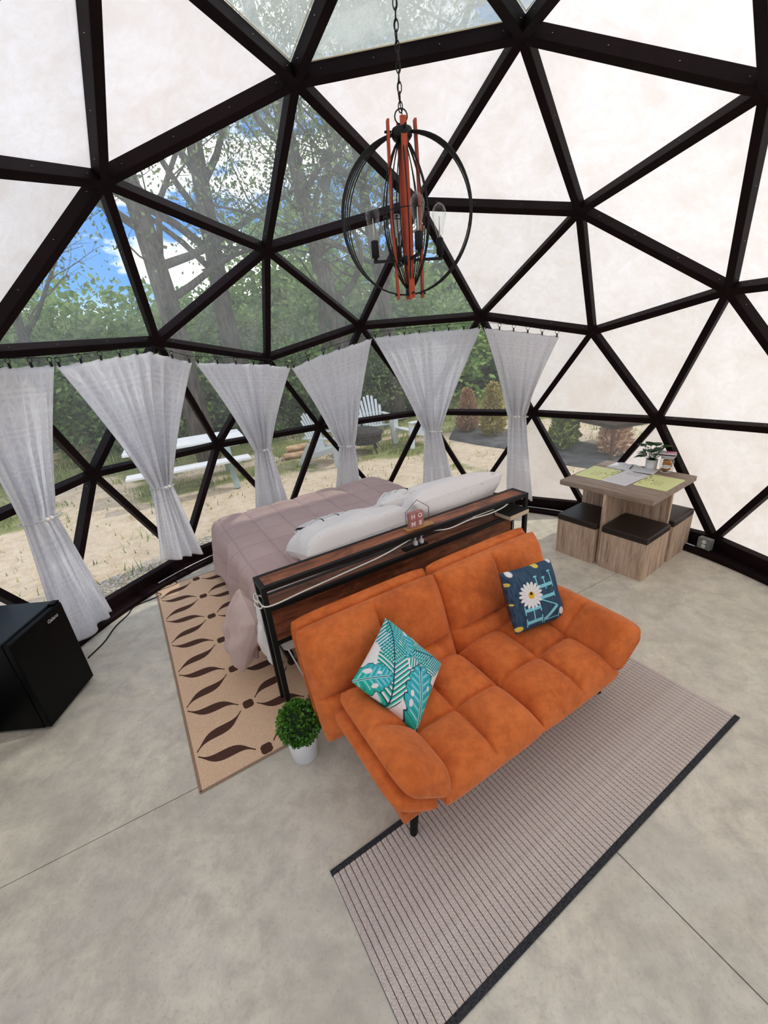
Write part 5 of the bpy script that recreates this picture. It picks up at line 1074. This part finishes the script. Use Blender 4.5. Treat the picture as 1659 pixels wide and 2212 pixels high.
def shrub(x, y, h, r, seed, stops, label, n=2600):
    s = thing('arborvitae', label, 'shrub', (x, y, gz_(x, y) + 0.04), 0, 'arborvitae shrubs in a row'); g = np.random.default_rng(seed); t = g.uniform(0, 1, n); a = g.uniform(0, 2*PI, n); pr = np.sqrt(np.clip(1 - t, 0, 1))*np.clip(0.55 + t*3, 0, 1)
    rr = r*pr*g.uniform(0.55, 1.08, n); P = np.stack([rr*np.cos(a), rr*np.sin(a), 0.03 + t*h], -1); nd = np.stack([np.cos(a)*0.6, np.sin(a)*0.6, 0.8+0*a], -1)
    V, F = leaf_cloud(P, nd, 0.10, g, 0.45, 0.3, 0.55); o = obj('foliage', np_mesh('foliage', V, F, None, False), leafmat('arborvitae_spray', stops, 0.8, 0.15, 0.3), s); o['kind'] = 'stuff'
    MB().tube([(0,0,-0.05),(0,0,h*0.9)], [0.02,0.006], 6).build('stem', M['bark'], s)
brown = [(0,(0.28,0.13,0.06)),(0.5,(0.54,0.30,0.16)),(1,(0.70,0.48,0.28))]; tan_ = [(0,(0.48,0.24,0.13)),(0.5,(0.78,0.50,0.33)),(1,(0.90,0.70,0.52))]; gold = [(0,(0.22,0.19,0.04)),(0.5,(0.50,0.39,0.11)),(1,(0.66,0.57,0.22))]; grn = [(0,(0.05,0.10,0.015)),(0.5,(0.18,0.26,0.05)),(1,(0.46,0.50,0.13))]
shrub(1.86, 7.42, 0.86, 0.24, 51, brown, 'reddish brown dying conical shrub, leftmost on the grey fabric')
shrub(2.26, 6.78, 1.02, 0.26, 52, gold, 'golden brown conical shrub, second from left on the grey fabric')
shrub(3.14, 5.25, 0.98, 0.25, 53, grn, 'green leafy conical shrub seen above the table through the window')
shrub(3.74, 4.66, 0.85, 0.24, 54, tan_, 'dried tan conical shrub behind the brown wooden leg')
# low wooden garden table corner
dw = wood('dark_garden_wood', (0.025,0.015,0.011), (0.05,0.03,0.021), (0.085,0.052,0.036), 4, 'X', 0.9, 0.08); gt = thing('garden_table', 'dark brown low wooden garden table outside the right window', 'table', (3.53, 4.33, gz_(3.53,4.33)+0.03), rad(8))
mw = plain('brown_post_wood', (0.12,0.055,0.03), 0.7)
for (x, y) in ((0,0),(1.22,0.0),(0.0,1.22),(1.22,1.22)): MB().box(x-0.022, x+0.022, y-0.022, y+0.022, 0, 0.57).build('leg', mw, gt, bevel=0.003)
gt.rotation_euler = (0,0,rad(15))
for k in range(9): MB().box(-0.05, 1.27, -0.05 + k*0.147, 0.092 + k*0.147, 0.585, 0.61).build('plank', dw, gt, bevel=0.003)
MB().box(-0.03, 1.25, -0.03, 0.0, 0.535, 0.585).build('apron', dw, gt); MB().box(-0.03, 0.0, 0.0, 1.25, 0.535, 0.585).build('apron', dw, gt)
# picnic table
pw = plain('white_resin', (0.80,0.80,0.80), 0.5); pf = plain('pale_grey_steel', (0.30,0.38,0.35), 0.5)
pt = thing('picnic_table', 'white picnic table with attached benches outside the left windows', 'picnic table', (-3.50, 4.94, gz_(-3.5,4.94)+0.04), rad(24))
for k in range(4): MB().box(-0.92, 0.92, -0.38 + k*0.19, -0.195 + k*0.19, 0.775, 0.82).build('top_board', pw, pt, bevel=0.008)
for s_ in (-1, 1):
    for k in range(2): MB().box(-0.92, 0.92, s_*0.66 - 0.135 + k*0.136, s_*0.66 - 0.003 + k*0.136, 0.485, 0.53).build('bench_board', pw, pt, bevel=0.010)
for x in (-0.62, 0.62):
    for s_ in (-1, 1): MB().bar((x, s_*0.28, 0.775), (x, s_*0.62, 0.0), 0.07, 0.09, (1,0,0)).build('leg', pf, pt)
    MB().box(x-0.03, x+0.03, -0.74, 0.74, 0.42, 0.485).build('cross_beam', pf, pt)
# adirondack chairs
def adirondack(x, y, rz, label, col):
    c = thing('garden_chair', label, 'chair', (x, y, gz_(x,y)+0.04), rz, 'plastic garden chairs round the fire pit'); m = col
    for k in range(6): yy = -0.42 + k*0.085; zz = 0.36 - k*0.022; MB().box(-0.27, 0.27, yy, yy+0.078, zz-0.012, zz+0.012).build('seat_slat', m, c, bevel=0.005)
    nb = 7
    for k in range(nb):
        q = (k-(nb-1)/2); L = 0.78 - 0.028*q*q; a = q*0.035; b0 = Vector((q*0.066, 0.06, 0.24)); d = Vector((math.sin(a), 0.38, 0.92)).normalized(); MB().bar(b0, b0 + d*L, 0.060, 0.018, (0,-1,0.4)).build('back_slat', m, c, bevel=0.008)
    MB().bar((-0.26,0.235,0.56), (0.26,0.235,0.56), 0.05, 0.03).build('back_rail', m, c); MB().bar((-0.28,0.10,0.27), (0.28,0.10,0.27), 0.06, 0.04).build('back_rail', m, c)
    for s_ in (-1, 1):
        MB().prism([(s_*0.27,-0.46),(s_*0.40,-0.46),(s_*0.39,-0.1),(s_*0.34,0.26),(s_*0.25,0.26),(s_*0.27,-0.1)] if s_ > 0 else [(s_*0.27,-0.1),(s_*0.25,0.26),(s_*0.34,0.26),(s_*0.39,-0.1),(s_*0.40,-0.46),(s_*0.27,-0.46)], 0.53, 0.555).build('arm', m, c, bevel=0.006)
        MB().bar((s_*0.31,-0.40,0.53), (s_*0.33,-0.42,0.0), 0.045, 0.11, (0,1,0)).build('leg', m, c, bevel=0.006); MB().bar((s_*0.29,0.15,0.42), (s_*0.31,0.40,0.0), 0.045, 0.10, (0,1,0.3)).build('leg', m, c, bevel=0.006)
        MB().bar((s_*0.285,-0.42,0.345), (s_*0.285,0.12,0.20), 0.03, 0.09).build('side_rail', m, c)
lg = plain('pale_grey_resin', (0.56,0.59,0.60), 0.5); lw2 = plain('whitish_resin', (0.68,0.70,0.70), 0.5); dg = plain('mid_grey_resin', (0.46,0.48,0.49), 0.5)
adirondack(-1.28, 5.85, rad(68), 'grey slatted garden chair seen from behind, left of the fire pit', dg)
adirondack(-0.30, 7.70, rad(14), 'pale grey slatted garden chair facing the dome behind the fire pit', lg)
adirondack(0.68, 6.78, rad(-62), 'whitish garden chair side-on, right of the fire pit', lw2)
# fire pit
fp = thing('fire_pit', 'round black metal fire pit with diamond cutouts among the chairs', 'fire pit', (-0.52, 6.45, gz_(-0.52,6.45)+0.04), 0)
fm = noisy('sooty_steel', (0.02,0.018,0.017), (0.06,0.052,0.048), 12, 0.8, 0.2)
MB().lathe([(0.10,0.16),(0.30,0.20),(0.36,0.235),(0.36,0.245),(0.29,0.22),(0.10,0.18)], 32).build('bowl', fm, fp, True)
MB().lathe([(0.37,0.40),(0.42,0.405),(0.42,0.42),(0.37,0.42)], 32).build('rim', fm, fp, True)
for k in range(40):
    for s_ in (-1, 1): a0 = 2*PI*k/40; a1 = a0 + s_*2*PI/20; MB().bar((0.362*math.cos(a0), 0.362*math.sin(a0), 0.24), (0.372*math.cos(a1), 0.372*math.sin(a1), 0.40), 0.012, 0.018).build('lattice_bar', fm, fp)
for k in range(4): a0 = PI/4 + k*PI/2; MB().tube([(0.28*math.cos(a0), 0.28*math.sin(a0), 0.22), (0.36*math.cos(a0), 0.36*math.sin(a0), 0.0)], 0.02, 8).build('leg', fm, fp)
MB().lathe([(0.40,0.42),(0.34,0.47),(0.20,0.51),(0.04,0.525)], 28).build('mesh_lid', fm, fp, True)
lgm = noisy('split_log', (0.42,0.25,0.13), (0.66,0.45,0.28), 6, 0.9, 0.3); 
for k, (x, y, z_, a, lab) in enumerate(((-1.98,6.35,0.07,20,'split firewood log lying nearest the dome, left of grey chair'),(-1.90,6.55,0.07,35,'split firewood log lying behind the near log'),(-1.93,6.45,0.20,28,'split firewood log resting on top of the other two'))):
    lo = MB().prism([(0.07*math.cos(t*PI/4)*(1 if t < 5 else 0.7), 0.07*math.sin(t*PI/4)) for t in range(8)], -0.22, 0.22).build('firewood_log', lgm); lo.matrix_world = T((x, y, gz_(x,y)+0.04+z_)) @ Matrix.Rotation(rad(a), 4, 'Z') @ ry(PI/2); tag(lo, lab, 'log', 'firewood beside the chairs')
tm = noisy('weathered_timber', (0.44,0.33,0.18), (0.62,0.50,0.30), 5, 0.9, 0.3)
for k in range(2):
    a = Vector((-8.1, 7.1, gz_(-8,7.2)+0.12+k*0.17)); b = Vector((-6.75, 9.3, gz_(-6.8,9.2)+0.12+k*0.17)); o = MB().bar(a, b, 0.16, 0.155).build('landscape_timber', tm, None, bevel=0.01); tag(o, ('lower','upper')[k] + ' weathered timber of the low edging at far left lawn', 'timber', 'stacked timber edging')
